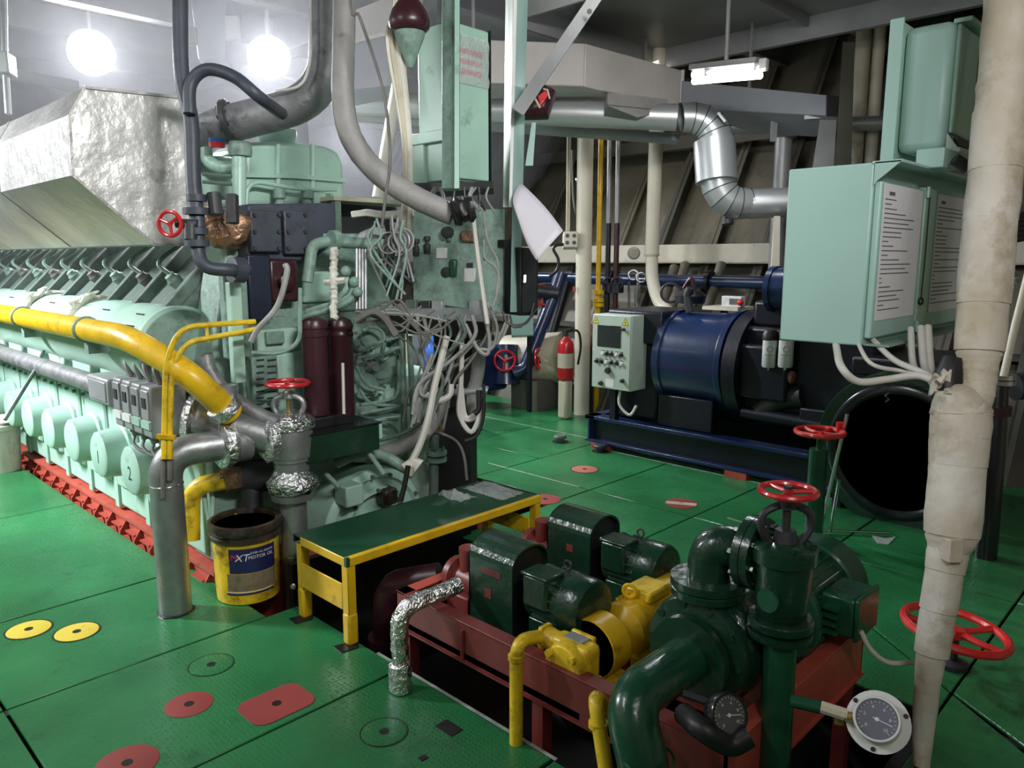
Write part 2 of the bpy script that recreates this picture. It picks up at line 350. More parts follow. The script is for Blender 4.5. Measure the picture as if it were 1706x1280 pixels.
# hull side: flared plating with web frames and stringers
def HX(z): return 7.55+.60*(z-1.6)
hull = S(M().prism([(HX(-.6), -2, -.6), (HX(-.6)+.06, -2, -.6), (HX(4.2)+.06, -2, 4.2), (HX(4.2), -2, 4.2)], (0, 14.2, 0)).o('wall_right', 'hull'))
for i in range(17):
    y = 1.2+i*.62; wd = .2 if i % 3 == 0 else .12
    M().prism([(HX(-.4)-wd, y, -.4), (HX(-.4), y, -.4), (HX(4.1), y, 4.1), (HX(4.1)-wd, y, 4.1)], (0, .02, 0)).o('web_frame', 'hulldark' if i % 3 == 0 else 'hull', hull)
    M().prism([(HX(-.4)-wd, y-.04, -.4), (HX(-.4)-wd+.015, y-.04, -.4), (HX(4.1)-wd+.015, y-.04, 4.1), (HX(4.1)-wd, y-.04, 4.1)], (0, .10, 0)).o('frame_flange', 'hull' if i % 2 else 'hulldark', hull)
st = M().b2((HX(1.68)-.34, -2, 1.60), (HX(1.68)-.32, 12, 1.80)); st.b2((HX(1.68)-.34, -2, 1.60), (HX(1.68), 12, 1.615)).o('stringer', 'creamlight', hull)
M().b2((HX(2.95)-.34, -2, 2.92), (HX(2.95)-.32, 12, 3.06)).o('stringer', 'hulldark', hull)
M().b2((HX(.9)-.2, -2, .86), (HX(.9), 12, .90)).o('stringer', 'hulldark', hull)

# far bulkhead and the side behind the engine
back = S(M().b2((-2.2, 12.0, -.7), (10, 12.08, 4.2)).o('wall_back', 'steel'))
for i in range(15):
    x = -1.6+i*.62
    M().b2((x, 11.86, 0), (x+.02, 12.0, 4.0)).o('stiffener', 'steel', back)
S(M().b2((-2.26, -2.2, -.7), (-2.2, 12.2, 4.2)).o('wall_left', 'cream'))
front = S(M().b2((-2.2, -2.26, -.7), (9.5, -2.2, 4.2)).o('wall_front', 'cream'))

# deckhead with beams; a lower steel flat over the starboard aft corner
ceil = S(M().b2((-2.2, -2.2, 4.12), (10.2, 12.2, 4.2)).o('ceiling', 'deckhead'))
for i in range(12):
    y = -1.5+i*1.15
    M().b2((-2.2, y, 3.86), (10, y+.02, 4.12)).b2((-2.2, y-.06, 3.845), (10, y+.08, 3.862)).o('deck_beam', 'deckhead', ceil)
for x in (0.2, 4.35, 6.9):
    M().b2((x, -2.2, 3.74), (x+.02, 12, 4.12)).b2((x-.09, -2.2, 3.725), (x+.11, 12, 3.743)).o('deck_girder', 'deckhead', ceil)
low = S(M().b2((4.62, -2.2, 3.62), (6.55, 4.4, 3.66)).o('trim_1', 'deckhead'))
M().b2((4.60, -2.2, 3.50), (4.625, 4.4, 3.66)).o('edge_angle', 'deckhead', low)
M().b2((6.5, -2.2, 3.44), (6.56, 4.4, 3.66)).o('edge_angle', 'steel', low)
M().b2((4.62, 4.38, 3.44), (6.55, 4.41, 3.66)).o('edge_angle', 'deckhead', low)
for y in (2.9, 1.2): M().b2((4.62, y, 3.54), (6.5, y+.03, 3.62)).o('stiffener', 'deckhead', low)
for x, y in ((4.66, 4.3), (6.5, 4.3), (4.66, .4), (6.5, .4)): M().b2((x-.03, y-.03, 3.66), (x+.03, y+.03, 4.12)).o('hanger', 'deckhead', low)

# access lids let into the plates
def lid(px, py, rr, m, label, cat='cover', rect_=None, group=None, hole='black', z=0.0015):
    c = P(px, py, Z=0)
    e = E('access_lid', c, label, cat, group)
    if rect_:
        a, b = rect_; mm = M(); k = .05; pts = []
        for sx, sy in ((1, 1), (-1, 1), (-1, -1), (1, -1)):
            for j in range(4):
                t = atan2(sy, sx)-pi/4+j*pi/6; pts.append(c+V((sx*(a-k)+k*cos(t), sy*(b-k)+k*sin(t), -.009)))
        M().prism(pts, (0, 0, .0115)).o('lid_plate', m, e)
    else:
        M().lathe([(.001, -.009), (rr, -.009), (rr, z), (rr-.004, z+.001), (.001, z+.001)], c, (0, 0, 1), 36).o('lid_plate', m, e)
        if m != 'discred': M().lathe([(rr+.002, -.006), (rr+.006 if m == 'floor' else rr+.009, -.006), (rr+.006 if m == 'floor' else rr+.009, .0009), (rr+.002, .0009), (rr+.002, -.006)], c, (0, 0, 1), 36).o('joint_ring', 'pit', e)
    M().lathe([(.001, 0), (.018, 0), (.018, .0036), (.001, .0036)], c, (0, 0, 1), 12).o('lifting_hole', hole, e)
    return e
lid(48, 1049, .088, 'discyellow', 'round yellow floor lid, the one further from the silver bend pipe')
lid(128, 1053, .088, 'discyellow', 'round yellow floor lid, the one nearer the silver bend pipe')
lid(315, 1174, .085, 'discred', 'round red floor lid beside the red rectangular lid')
lid(212, 1272, .098, 'discred', 'round red floor lid cut off by the lower picture edge')
lid(461, 1173, .1, 'discred', 'red rectangular floor lid with rounded corners', rect_=(.125, .098))
lid(974, 782, .105, 'discpink', 'faded salmon round floor lid in front of the blue generator skid')
e = lid(1135, 839, .11, 'discred', 'round floor lid painted red with a pale diagonal band')
c = P(1135, 839, Z=.003); M().box(c, (.055, .205, .0012), (V((.88, .47, 0)), V((-.47, .88, 0)), V((0, 0, 1)))).o('pale_band', 'cream', e)
lid(908, 832, .11, 'discred', 'dull red round floor lid behind the step bench and green guards')
e = lid(352, 1108, .085, 'floor', 'round green floor lid showing only as scratched arcs by the red lids')
lid(640, 1220, .08, 'floor', 'round green floor lid ahead of the foil-lagged pipe foot')
for (px, py, a, b_) in ((748, 1213, .028, .055), (705, 1263, .014, .014)):
    M().box(P(px, py, Z=.001), (a*2, b_*1.6, .003)).o('floor_slot', 'black', floor)
for i, (px, py, lab) in enumerate(((933, 736, 'small steel deck plug on green plates left of the blue skid'), (1000, 752, 'small dark deck plug at the red corner foot of the blue skid'))):
    c = P(px, py, Z=0)
    e = E('deck_plug', c, lab, 'plug')
    M().lathe([(.001, 0), (.035, 0), (.035, .03), (.058, .032), (.06, .05), (.052, .06), (.001, .062)], c, (0, 0, 1), 18).o('cap', 'charcoal' if i else 'mintdark', e)
    M().lathe([(.036, .001), (.075, .001), (.075, .004), (.036, .004)], c, (0, 0, 1), 18).o('rim', 'black', e)

# ------------------------------------------------------------------ main engine: long side
def W(d, *pts): return [P(q[0], q[1], d=q[2] if len(q) > 2 else d) for q in pts]
eng = E('main_engine', (2.2, 5.5, 0), 'long mint green diesel engine with a row of round covers on a red foundation', 'engine')
EY1 = 9.6
fo = M().b2((1.60, 3.55, -.66), (3.6, EY1, .075)).o('foundation', 'oxide', eng)
M().b2((1.565, 3.62, .062), (3.6, EY1, .082)).o('foundation_flange', 'oxide', eng)
br = M().prism([(1.60, 0, .06), (1.548, 0, -.02), (1.548, 0, -.05), (1.60, 0, -.05)], (0, .012, 0))
b0 = br.o('bracket', 'oxide', fo); tb = M().b2((1.552, .02, -.004), (1.60, .16, .006)).o('foot_tab', 'oxide', fo)
for i in range(24):
    y = 3.72+i*.235
    for q in (b0, tb):
        c = q if i == 0 else q.copy()
        if i: C.objects.link(c)
        c.location.y = y
# crankcase
pr = [(1.66, .08), (1.60, .12), (1.60, .86), (1.66, .92), (3.3, .92), (3.3, .08)]
M().prism([(x, 3.78, z) for x, z in pr], (0, EY1-3.78, 0)).o('crankcase', 'mint', eng, bev=.012)
M().b2((1.585, 3.8, .83), (1.66, EY1, .90)).o('crankcase_rail', 'mintdirty', eng, bev=.01)
NUM = {0: '2', 1: '1'}
proto = None
for k in range(11):
    y = 4.27+k*.497
    if k == 0:
        d0 = M().b2((1.572, y-.185, .26), (1.60, y+.185, .80)).o('crankcase_door', 'mint', eng, bev=.02)
        c0 = M().lathe([(.001, 0), (.118, 0), (.134, .010), (.138, .03), (.150, .125), (.165, .135), (.165, .15), (.001, .15)], (1.42, y, .515), (1, 0, 0), 36).o('relief_valve_cover', 'mint', d0)
        bb = M()
        for yy in (-.16, 0, .16): bb.cyl((1.572, y+yy, .775), (1.552, y+yy, .775), .012, 8)
        for yy in (-.16, .16): bb.cyl((1.572, y+yy, .5), (1.552, y+yy, .5), .012, 8)
        b1 = stuff(bb.o('door_bolts', 'mintdark', d0))
    else:
        d = d0.copy(); C.objects.link(d); d.location.y = y-4.27
        for q in (c0, b1):
            c = q.copy(); C.objects.link(c); c.parent = d
        q = d
    if k in NUM:
        text(NUM[k], .11, 'charcoal', d0 if k == 0 else d, (1.4195, y-.01, .50), (0, -1, 0), (0, 0, 1), 'cover_number')
for k in range(10):
    y = 4.52+k*.497
    M().b2((1.585, y-.035, .10), (1.61, y+.035, .80)).o('door_pillar', 'mint', eng, bev=.006)
# pump gallery above the crankcase rail
g = [(1.66, .90), (1.52, .93), (1.49, 1.04), (1.50, 1.14), (1.62, 1.2), (1.9, 1.2), (1.9, .9)]
M().prism([(x, 4.0, z) for x, z in g], (0, EY1-4.0, 0)).o('fuel_pump_gallery', 'mintdirty', eng, bev=.02)
for k in range(9):
    y = 4.55+k*.497
    m = M().prism([(1.46, y-.17, .99), (1.45, y-.12, .93), (1.45, y+.12, .93), (1.46, y+.17, .99), (1.46, y+.17, 1.13), (1.46, y-.17, 1.13)], (.12, 0, 0))
    m.o('fuel_pump_cover', 'mint', eng, bev=.015)
# camshaft cover tube
cc = P(304, 583, Y=3.93); CR = .225
M().lathe([(CR*.93, -.01), (CR, .004), (CR, .03), (CR*.985, .03), (CR*.985, EY1-3.95), (.01, EY1-3.95)], (cc.x, 3.93, cc.z), (0, 1, 0), 40).o('camshaft_cover', 'mint', eng)
M().lathe([(.01, 0), (CR*.9, 0), (CR*.93, .008), (.01, .02)], (cc.x, 3.915, cc.z), (0, 1, 0), 40).o('camshaft_end_plate', 'mintdirty', eng)
sl = M()
for k in range(9):
    y = 4.1+k*.497
    for a in (2.2, 2.55): sl.box((cc.x+CR*cos(a), y, cc.z+CR*sin(a)), (.006, .10, .006))
stuff(sl.o('cover_slots', 'charcoal', eng))
for (px, py) in ((38, 488), (112, 500)):
    c = P(px, py, X=cc.x-.2); m = M()
    def ca_(a, k, dy): return V((cc.x+k*cos(a), c.y+dy, cc.z+k*sin(a)))
    m.tube([ca_(1.1+i*.12, CR+.006, R.uniform(-.012, .012)) for i in range(17)], .016, 7, jit=.4)
    for i in range(9):
        a = R.uniform(1.9, 2.5); m.tube([ca_(a, CR+.01, 0), ca_(a-.12, CR+.04, R.uniform(-.05, .05)), ca_(a-.25, CR+.05, R.uniform(-.09, .09))], .012, 5, rs=[.016, .013, .004], jit=.3)
    T(m.o('tie_rag', 'whitedirty'), 'knotted white rag tied round the mint cam cover, ' + ('further from' if px < 60 else 'nearer to') + ' the yellow pipe bend', 'rag')
# cylinder heads: slope with ribs, shade under the cover put into darker mint
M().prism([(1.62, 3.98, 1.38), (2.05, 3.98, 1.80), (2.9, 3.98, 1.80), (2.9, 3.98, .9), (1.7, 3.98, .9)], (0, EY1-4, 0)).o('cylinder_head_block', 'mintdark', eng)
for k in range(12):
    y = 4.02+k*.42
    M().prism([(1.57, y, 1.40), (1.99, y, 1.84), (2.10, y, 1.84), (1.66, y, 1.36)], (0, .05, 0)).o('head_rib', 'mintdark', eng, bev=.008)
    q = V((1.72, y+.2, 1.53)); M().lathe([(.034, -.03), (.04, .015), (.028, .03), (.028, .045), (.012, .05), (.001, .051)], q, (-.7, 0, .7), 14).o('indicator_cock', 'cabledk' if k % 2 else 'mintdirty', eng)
    M().tube(cat([q+V((-.02, 0, .03)), q+V((-.06, .05, .10)), q+V((.1, .12, .2))]), .012, 6).o('injector_pipe', 'mintdirty', eng)
# lagged exhaust cover
HP = [(1.275, 2.43), (1.20, 2.30), (1.19, 2.03), (1.535, 1.72), (1.78, 1.72), (1.755, 2.45)]
hd = E('exhaust_cover', (1.9, 6.5, 1.72), 'large angular aluminium-lagged exhaust cover over the engine, crumpled end face', 'exhaust cover')
hs = M()
n = len(HP)
names = ['upper_bevel_panel', 'side_panel', 'under_panel', 'bottom_panel', 'back_panel', 'top_panel']
for i in range(n):
    a, b = HP[i], HP[(i+1) % n]; cxx, czz = 1.55, 2.1; t = .02
    def ins(q): v = V((cxx-q[0], czz-q[1])).normalized()*t; return (q[0]+v.x, q[1]+v.y)
    ia, ib = ins(a), ins(b)
    M().prism([(a[0], 4.0, a[1]), (b[0], 4.0, b[1]), (ib[0], 4.0, ib[1]), (ia[0], 4.0, ia[1])], (0, 5.6, 0)).o(names[i], 'lag', hd)
em = M().prism([(x, 3.99, z) for x, z in HP], (0, .03, 0)); em.o('end_panel', mat('crumpled_lagging', (.66, .65, .64), .38, .45, var=.12, vs=3, bump=.7, bs=6, bdist=.03, dirt=.12, dcol=(.25, .24, .22), ds=4), hd)
for i in range(n):
    a, b = HP[i], HP[(i+1) % n]; M().bar((a[0], 3.985, a[1]), (b[0], 3.985, b[1]), .012, .012).o('edge_fold', 'lag', hd)
for y in (5.3, 6.7, 8.1):
    mm = M()
    for i in (0, 1, 2): mm.bar((HP[i][0]-.004, y, HP[i][1]), (HP[i+1][0]-.004, y, HP[i+1][1]), .03, .006)
    stuff(mm.o('joint_strap', 'lag', hd))

# ------------------------------------------------------------------ pipes along the engine side
p1 = P(240, 567, Y=3.62)
yp = E('fuel_pipe', (1.3, 5, 1.28), 'thick yellow pipe running along the engine side then bending down', 'pipe')
path = [(1.3, 9.4, 1.285), (1.3, 3.75, 1.285)] + W(3.45, (312, 622), (345, 652, 3.5), (385, 690, 3.62))
M().tube(fil(path, .22, 7), .060, 16).o('pipe', 'yellow', yp)
q = P(388, 690, d=3.62)
M().lathe([(.054, -.02), (.075, -.02), (.078, .03), (.054, .03)], P(372, 678, d=3.58), (P(385, 690, d=3.6)-P(345, 652, d=3.5)), 16).o('collar', 'foil', yp)
for y in (4.35, 5.55): M().torus((1.3, y, 1.285), (0, 1, 0), .063, .008, 20, 6).b2((1.29, y-.03, 1.16), (1.5, y+.03, 1.225)).o('pipe_clip', 'mintdirty', yp)
gp = E('conduit_pipe', (1.40, 5.5, .95), 'thick grey conduit running level along the engine above the round covers', 'pipe')
M().tube([(1.40, 4.50, .955), (1.40, 6.75, .955)], .054, 16).o('pipe', 'silverdull', gp)
M().tube([(1.40, 6.76, .955), (1.40, 6.86, .955), (1.44, 6.95, .955)], .062, 14, jit=.1).o('wrapped_joint', 'whitedirty', gp)
M().tube([(1.40, 6.9, .955), (1.40, 9.3, .955)], .054, 12).o('pipe', 'silverdull', gp)
for y in (4.9, 6.1): M().b2((1.40, y-.02, .90), (1.6, y+.02, .93)).o('bracket', 'mintdirty', gp)
# terminal box and the four junction modules at the end of the conduit
tbx = E('terminal_box', (1.36, 4.35, .9), 'grey metal terminal box joined to the end of the grey conduit', 'junction box')
M().b2((1.335, 4.22, .885), (1.50, 4.54, 1.03)).o('box', 'steel', tbx, bev=.012)
M().b2((1.329, 4.25, .905), (1.336, 4.51, 1.01)).o('lid', 'steel', tbx, bev=.006)
ords = ['second', 'third', 'fourth']
for i in range(4):
    y = 4.12-i*.125
    t = E('junction_module', (1.36, y, .86), ('grey cable junction module touching the terminal box, first of four' if i == 0 else 'grey cable junction module, %s of four from the terminal box' % ords[i-1]), 'junction box', 'cable junction modules')
    M().b2((1.345, y-.056, .80), (1.52, y+.056, 1.05)).o('body', 'steel', t, bev=.01)
    M().b2((1.338, y-.045, .89), (1.346, y+.045, 1.03)).o('cover', 'steel', t, bev=.004)
    M().b2((1.333, y-.022, .945), (1.339, y+.022, .995)).o('window', 'charcoal', t)
    M().b2((1.334, y-.05, .845), (1.346, y+.05, .882)).o('label_strip', 'white' if i < 2 else 'mint', t)
    M().cyl((1.42, y, .80), (1.42, y, .74), .02, 10).cyl((1.42, y, .76), (1.42, y, .77), .028, 8).o('gland', 'steel', t)
    M().tube(cat([(1.42, y, 1.05), (1.41, y+.02, 1.12), (1.45, y+.10, 1.17), (1.52, y+.16, 1.12), (1.56, y+.16, 1.0)]), .016, 8).o('cable', 'cablegrey', t)
    M().tube(cat([(1.42, y, .75), (1.40, y-.02, .70), (1.44, y-.09, .66), (1.54, y-.12, .70), (1.6, y-.1, .72)]), .009, 6).o('cable', 'cablegrey', t)
# slender black rod leaning on the conduit
T(M().tube(W(5.0, (72, 585, 5.05), (60, 615, 4.95), (8, 700, 4.75)), .012, 8).o('lashing_strap', 'mintdark'), 'dark olive strap slung down from the grey conduit past the round covers', 'strap')

# pair of thin yellow tubes rising beside the modules
tp = E('drain_tubes', P(278, 760, d=3.55), 'pair of thin yellow tubes, upright then bent over towards the engine end', 'tubes')
M().tube(fil(W(3.42, (273, 765), (276, 600), (300, 545), (425, 536, 3.65)), .2, 8), .0125, 10).o('tube', 'yellowdirty', tp)
M().tube(fil(W(3.42, (283, 765), (285, 630), (303, 572), (430, 548, 3.65)), .2, 8), .0125, 10).o('tube', 'yellowdirty', tp)
M().bar(P(344, 540, d=3.5), P(346, 570, d=3.5), .016, .008, (1, 0, 0)).o('tube_clip', 'yellowdirty', tp)
M().bar(P(262, 727, d=3.41), P(292, 729, d=3.41), .02, .02).o('tube_clip', 'yellow', tp)
M().tube(W(3.44, (272, 765), (272, 830)), .012, 8).tube(W(3.44, (284, 765), (284, 800)), .016, 8).o('tube', 'cabledk', tp)

# ------------------------------------------------------------------ engine end (gear case side)
def Q(px, py, dy=0): return P(px, py, Y=3.6+dy)
def rectY(x0, y0, x1, y1, Y, t, name, m, par, bev=.008, **k):
    "a block whose front face fills a rectangle seen at plane Y"
    a = P(x0, y1, Y=Y); b = P(x1, y0, Y=Y); lo = V((min(a.x, b.x), Y, min(a.z, b.z))); hi = V((max(a.x, b.x), Y+t, max(a.z, b.z)))
    return M().b2(lo, hi).o(name, m, par, bev=bev, **k)
gc = E('gear_case', (2.3, 3.7, 0), 'oily mint green gear case closing the engine end, crowded with pipes and covers', 'engine part')
M().prism([(1.62, 3.72, .08), (1.62, 3.72, .92), (1.80, 3.72, 1.75), (2.62, 3.72, 1.75), (2.9, 3.72, 1.2), (2.9, 3.72, .08)], (0, .26, 0)).o('case', 'mintdirty', gc, bev=.02)
M().prism([(1.80, 3.66, .60), (1.80, 3.66, 1.35), (2.06, 3.66, 1.35), (2.06, 3.66, .60)], (0, .06, 0)).o('inspection_cover', 'mintdirty', gc, bev=.01)
lv = rectY(424, 592, 462, 684, 3.58, .08, 'louvre_box', 'mintdirty', gc)
for i in range(8):
    y = 598+i*10.5; rectY(428, y, 440, y+4, 3.574, .01, 'louvre', 'charcoal', lv, 0); rectY(446, y, 460, y+4, 3.574, .01, 'louvre', 'charcoal', lv, 0)
rectY(466, 585, 512, 700, 3.62, .06, 'side_cover', 'mint', gc, .012)
rectY(380, 455, 412, 600, 3.6, .06, 'column', 'mintdirty', gc, .012)
rectY(392, 470, 402, 640, 3.55, .05, 'column_rib', 'mint', gc, .006)
rectY(430, 545, 500, 590, 3.6, .05, 'upper_cover', 'mint', gc, .01)
rectY(446, 552, 474, 575, 3.57, .05, 'small_cover', 'mintdirty', gc, .006)
# round end casing low down
c = Q(612, 872, .0); fw = M().lathe([(.34, .22), (.35, .06), (.345, .0), (.325, -.02), (.30, -.025), (.285, 0), (.25, .005), (.24, -.03), (.21, -.035), (.20, .02), (.12, .03), (.11, -.02), (.07, -.025), (.06, .03), (.001, .03)], (c.x, 3.52, c.z), (0, 1, 0), 48)
fw = fw.o('flywheel_casing', 'mint', gc)
bb = M()
for i in range(16):
    a = pi*2*i/16+.1; bb.cyl((c.x+.312*cos(a), 3.505, c.z+.312*sin(a)), (c.x+.312*cos(a), 3.475, c.z+.312*sin(a)), .011, 6)
for i in range(8):
    a = pi*2*i/8; bb.cyl((c.x+.225*cos(a), 3.5, c.z+.225*sin(a)), (c.x+.225*cos(a), 3.47, c.z+.225*sin(a)), .012, 6)
stuff(bb.o('casing_bolts', 'mintdark', fw))
rectY(578, 806, 606, 848, 3.40, .12, 'bearing_lug', 'mint', gc, .01); rectY(642, 812, 664, 846, 3.44, .1, 'bearing_lug', 'grime', gc, .02)
M().cyl((c.x+.1, 3.46, c.z+.06), (c.x+.1, 3.3, c.z+.06), .05, 16).o('shaft_end', 'copper', gc)
M().tube(W(4.1, (541, 788), (565, 812)), .014, 8).tube(W(4.1, (612, 752), (640, 790)), .014, 8).o('lifting_rods', 'mintdirty', gc)
M().tube(cat(W(4.2, (560, 772), (600, 756), (640, 760), (690, 790))), .03, 10).o('casing_pipe', 'mintdirty', gc)
M().b2((1.80, 3.26, -.66), (3.0, 3.30, .16)).o('shade_plate', 'pit', gc)  # added black plate standing in for the shade under the bench
# lumpy pump and governor covers right of the filters
for i, (px, py, rr, t, m) in enumerate(((618, 560, .11, .06, 'mintdirty'), (640, 605, .16, .05, 'mintdirty'), (632, 588, .07, .10, 'mint'), (612, 640, .10, .07, 'mintdirty'), (648, 660, .07, .08, 'mint'), (655, 560, .05, .09, 'mintdirty'), (618, 610, .04, .11, 'steel'))):
    q = Q(px, py); f = M().lathe([(.001, t), (rr*.6, t), (rr*.66, t*.7), (rr*.9, t*.6), (rr, t*.3), (rr, 0), (.001, 0)], (q.x, 3.66, q.z), (0, -1, 0), 22).o('pump_cover', m, gc)
    stuff(bolts(M(), (q.x, 3.66-t*.5, q.z), (0, -1, 0), rr*.82, 7, .009, .016).o('cover_bolts', 'mintdark', f))
rectY(596, 540, 668, 700, 3.67, .08, 'pump_mounting', 'mintdirty', gc, .02)
for i, pts in enumerate((((596, 585), (630, 572), (668, 560)), ((596, 596), (640, 590), (668, 582), (672, 640)), ((600, 675), (640, 668), (662, 655), (664, 600)), ((600, 690), (650, 680), (690, 672)), ((594, 610), (610, 640), (640, 650)), ((604, 552), (622, 545), (640, 560), (636, 600)), ((598, 648), (618, 672), (660, 676)), ((590, 705), (620, 702), (655, 712), (668, 735)), ((600, 720), (640, 700), (662, 700)))):
    M().tube(cat([P(x, y, Y=3.52) for x, y in pts]), .010, 7).o('oil_tube', 'mintdirty', gc)
lb = M().prism([P(592, 700, Y=3.62), P(675, 690, Y=3.62), P(690, 745, Y=3.62), P(660, 772, Y=3.62), P(592, 772, Y=3.62)], (0, .12, 0)).o('lower_cover', 'mint', gc, bev=.02)
# bracing tubes right of the case
for x0, x1 in ((672, 674), (686, 690)): M().tube(W(4.45, (x0-4, 560), (x1, 725)), .017, 8).o('support_tube', 'mintdirty', gc)
sg = E('exhaust_drain_trunk', P(690, 730, d=4.4), 'wide grey-beige curved trunk sweeping below the gauge panel cables', 'pipe')
M().tube(cat(W(4.3, (610, 760), (660, 748), (705, 722), (728, 690, 4.5), (735, 660, 4.6))), .045, 12).o('pipe', 'hose', sg)
M().tube(cat(W(4.24, (632, 734), (672, 722), (706, 700), (722, 668))), .012, 8).o('tube', 'mintdark', sg)

# oil filter pair
of = E('oil_filter', P(550, 690, Y=3.42), 'pair of tall dark maroon oil filter canisters on a black base', 'filter')
for px in (529, 571):
    a = P(px, 690, Y=3.42); b = P(px, 528, Y=3.42); h = b.z-a.z; rr = .066
    M().lathe([(.001, 0), (rr, 0), (rr, h*.80), (rr*1.06, h*.81), (rr*1.06, h*.84), (rr, h*.85), (rr, h*.88), (rr*1.06, h*.89), (rr*1.06, h*.92), (rr*.9, h*.97), (rr*.4, h), (.001, h)], (a.x, 3.42, a.z), (0, 0, 1), 28).o('canister', 'maroon', of)
M().tube(W(3.84, (571, 605), (573, 690)), .008, 6).o('drip_streak', 'cablewhite', of)
rectY(512, 686, 590, 720, 3.36, .16, 'base', 'black', of, .01)
# dark green tray box below it
tr = E('drip_tray_box', P(575, 745, Y=3.3), 'dark green sheet metal box under the maroon filters, chipped pale corner', 'box')
a = P(512, 775, Y=3.28); b = P(632, 705, Y=3.28)
M().b2((a.x, 3.28, a.z), (b.x, 3.62, b.z)).o('box', 'pump', tr, bev=.006)
M().b2((a.x-.01, 3.27, b.z), (b.x+.01, 3.63, b.z+.008)).o('top_plate', 'blackgloss', tr)
M().b2((b.x-.004, 3.276, a.z+.06), (b.x+.014, 3.284, b.z)).o('chipped_edge', 'mint', tr)

# charge air cooler housing
ca = E('air_cooler_housing', P(490, 330, Y=4.3), 'mint green charge air cooler housing with ribbed sides and rounded lid', 'engine part')
poly = [(405, 345), (404, 250), (424, 236), (470, 234), (545, 243), (566, 252), (574, 275), (577, 345)]
M().prism([P(x, y, Y=4.2) for x, y in poly], (0, .5, 0)).o('housing', 'mint', ca, bev=.04, seg=3)
M().prism([P(x, y, Y=4.17) for x, y in ((402, 288), (490, 290), (579, 298), (579, 304), (490, 297), (402, 295))], (0, .05, 0)).o('lid_flange', 'mint', ca)
for x in (463, 521): M().tube([P(x, y, Y=4.195) for y in (240, 262, 290, 318)], .018, 10).o('rib', 'mint', ca)
a = P(462, 234, Y=4.35); M().lathe([(.001, -.03), (.10, -.03), (.115, .03), (.115, .06), (.001, .06)], a, (0, 0, 1), 24).o('cap', 'mint', ca)
M().tube(fil([P(x, y, Y=4.1) for x, y in ((404, 430), (412, 312), (428, 303), (500, 316), (560, 316))], .1), .012, 8).o('balance_pipe', 'mint', ca)
for x in (466, 512): a = P(x, 333, Y=4.12); M().lathe([(.001, -.05), (.03, -.05), (.03, -.02), (.02, 0), (.036, .01), (.036, .06), (.001, .065)], a, (0, 0, 1), 12).o('fitting', 'mintdirty', ca)
rectY(524, 320, 545, 350, 4.1, .08, 'bracket', 'mint', ca, .015)
# pale pipes left of it
vp = E('riser_pipe', P(398, 320, d=3.8), 'mint green riser pipe with a flanged head left of the air cooler housing', 'pipe')
M().tube(W(3.85, (398, 345), (398, 252)), .036, 14).o('pipe', 'mint', vp)
M().lathe([(.001, -.03), (.055, -.03), (.06, 0), (.05, .04), (.001, .045)], P(400, 250, d=3.85), (0, 0, 1), 18).o('head', 'mintdirty', vp)
M().tube(fil(W(3.95, (396, 278), (365, 280), (345, 268), (342, 248)), .08), .034, 12).o('branch', 'mint', vp)
rectY(336, 262, 392, 330, 4.05, .1, 'junction', 'mint', vp, .02)
M().b2(P(356, 244, d=3.85)-V((.03, .01, .006)), P(376, 240, d=3.85)+V((.0, .01, .008))).o('red_tag', 'red', vp)
M().b2(P(356, 238, d=3.85)-V((.03, .01, .006)), P(376, 234, d=3.85)+V((.0, .01, .008))).o('blue_tag', 'bluebright', vp)
for y in (290, 303): M().tube(W(3.7, (338, y), (386, y+4)), .01, 6).o('thin_tube', 'mintdark', vp)

# dark slate cooler block and pipework in front
db = E('oil_cooler_block', P(480, 420, Y=3.75), 'dark slate blue cooler block with bolted end plates at the engine end', 'engine part')
M().prism([P(x, y, Y=3.62) for x, y in ((412, 340), (560, 338), (560, 400), (520, 436), (412, 432))], (0, .3, 0)).o('block', 'slate', db, bev=.012)
rectY(420, 352, 468, 420, 3.58, .06, 'end_plate', 'slate', db); rectY(476, 352, 512, 424, 3.58, .06, 'end_plate', 'slate', db)
bb = M()
for x in (424, 464, 480, 508):
    for y in (358, 386, 414): q = P(x, y, Y=3.58); bb.cyl(q, q+V((0, -.012, 0)), .011, 6)
stuff(bb.o('plate_bolts', 'charcoal', db))
rectY(418, 425, 450, 535, 3.6, .12, 'lower_column', mat('navy_paint', (.012, .016, .038), .4, var=.2), db)
rectY(452, 432, 496, 505, 3.62, .12, 'maroon_block', 'maroon', db, .015)
M().lathe([(.001, 0), (.045, 0), (.045, .04), (.02, .05), (.001, .05)], P(474, 470, Y=3.62), (0, -1, 0), 14).o('maroon_cap', 'maroon', db)
hz = cat(W(3.5, (475, 440), (478, 455), (462, 510), (430, 548), (418, 570))); M().tube(hz, .014, 8).o('flexible_hose', 'cablegrey', db)
M().tube(fil(W(3.55, (500, 480), (500, 570), (470, 590), (420, 588)), .05), .010, 7).o('oil_tube', 'mintdirty', db)
# platform edge behind
pf = E('valve_platform', P(620, 330, Y=3.9), 'small beige platform edge and post beside the mint cooler housing', 'platform')
a = P(556, 330, Y=3.95); b = P(700, 328, Y=3.95)
M().b2((a.x, 3.95, a.z-.012), (b.x, 4.4, a.z+.012)).o('top', 'cream', pf)
q = P(566, 420, Y=3.96); M().b2((q.x-.02, 3.96, q.z-.6), (q.x+.02, 4.0, a.z-.012)).o('post', 'mintdirty', pf)
M().b2((a.x+.05, 4.2, a.z-.40), (b.x, 4.25, a.z-.014)).o('apron', 'charcoal', pf)

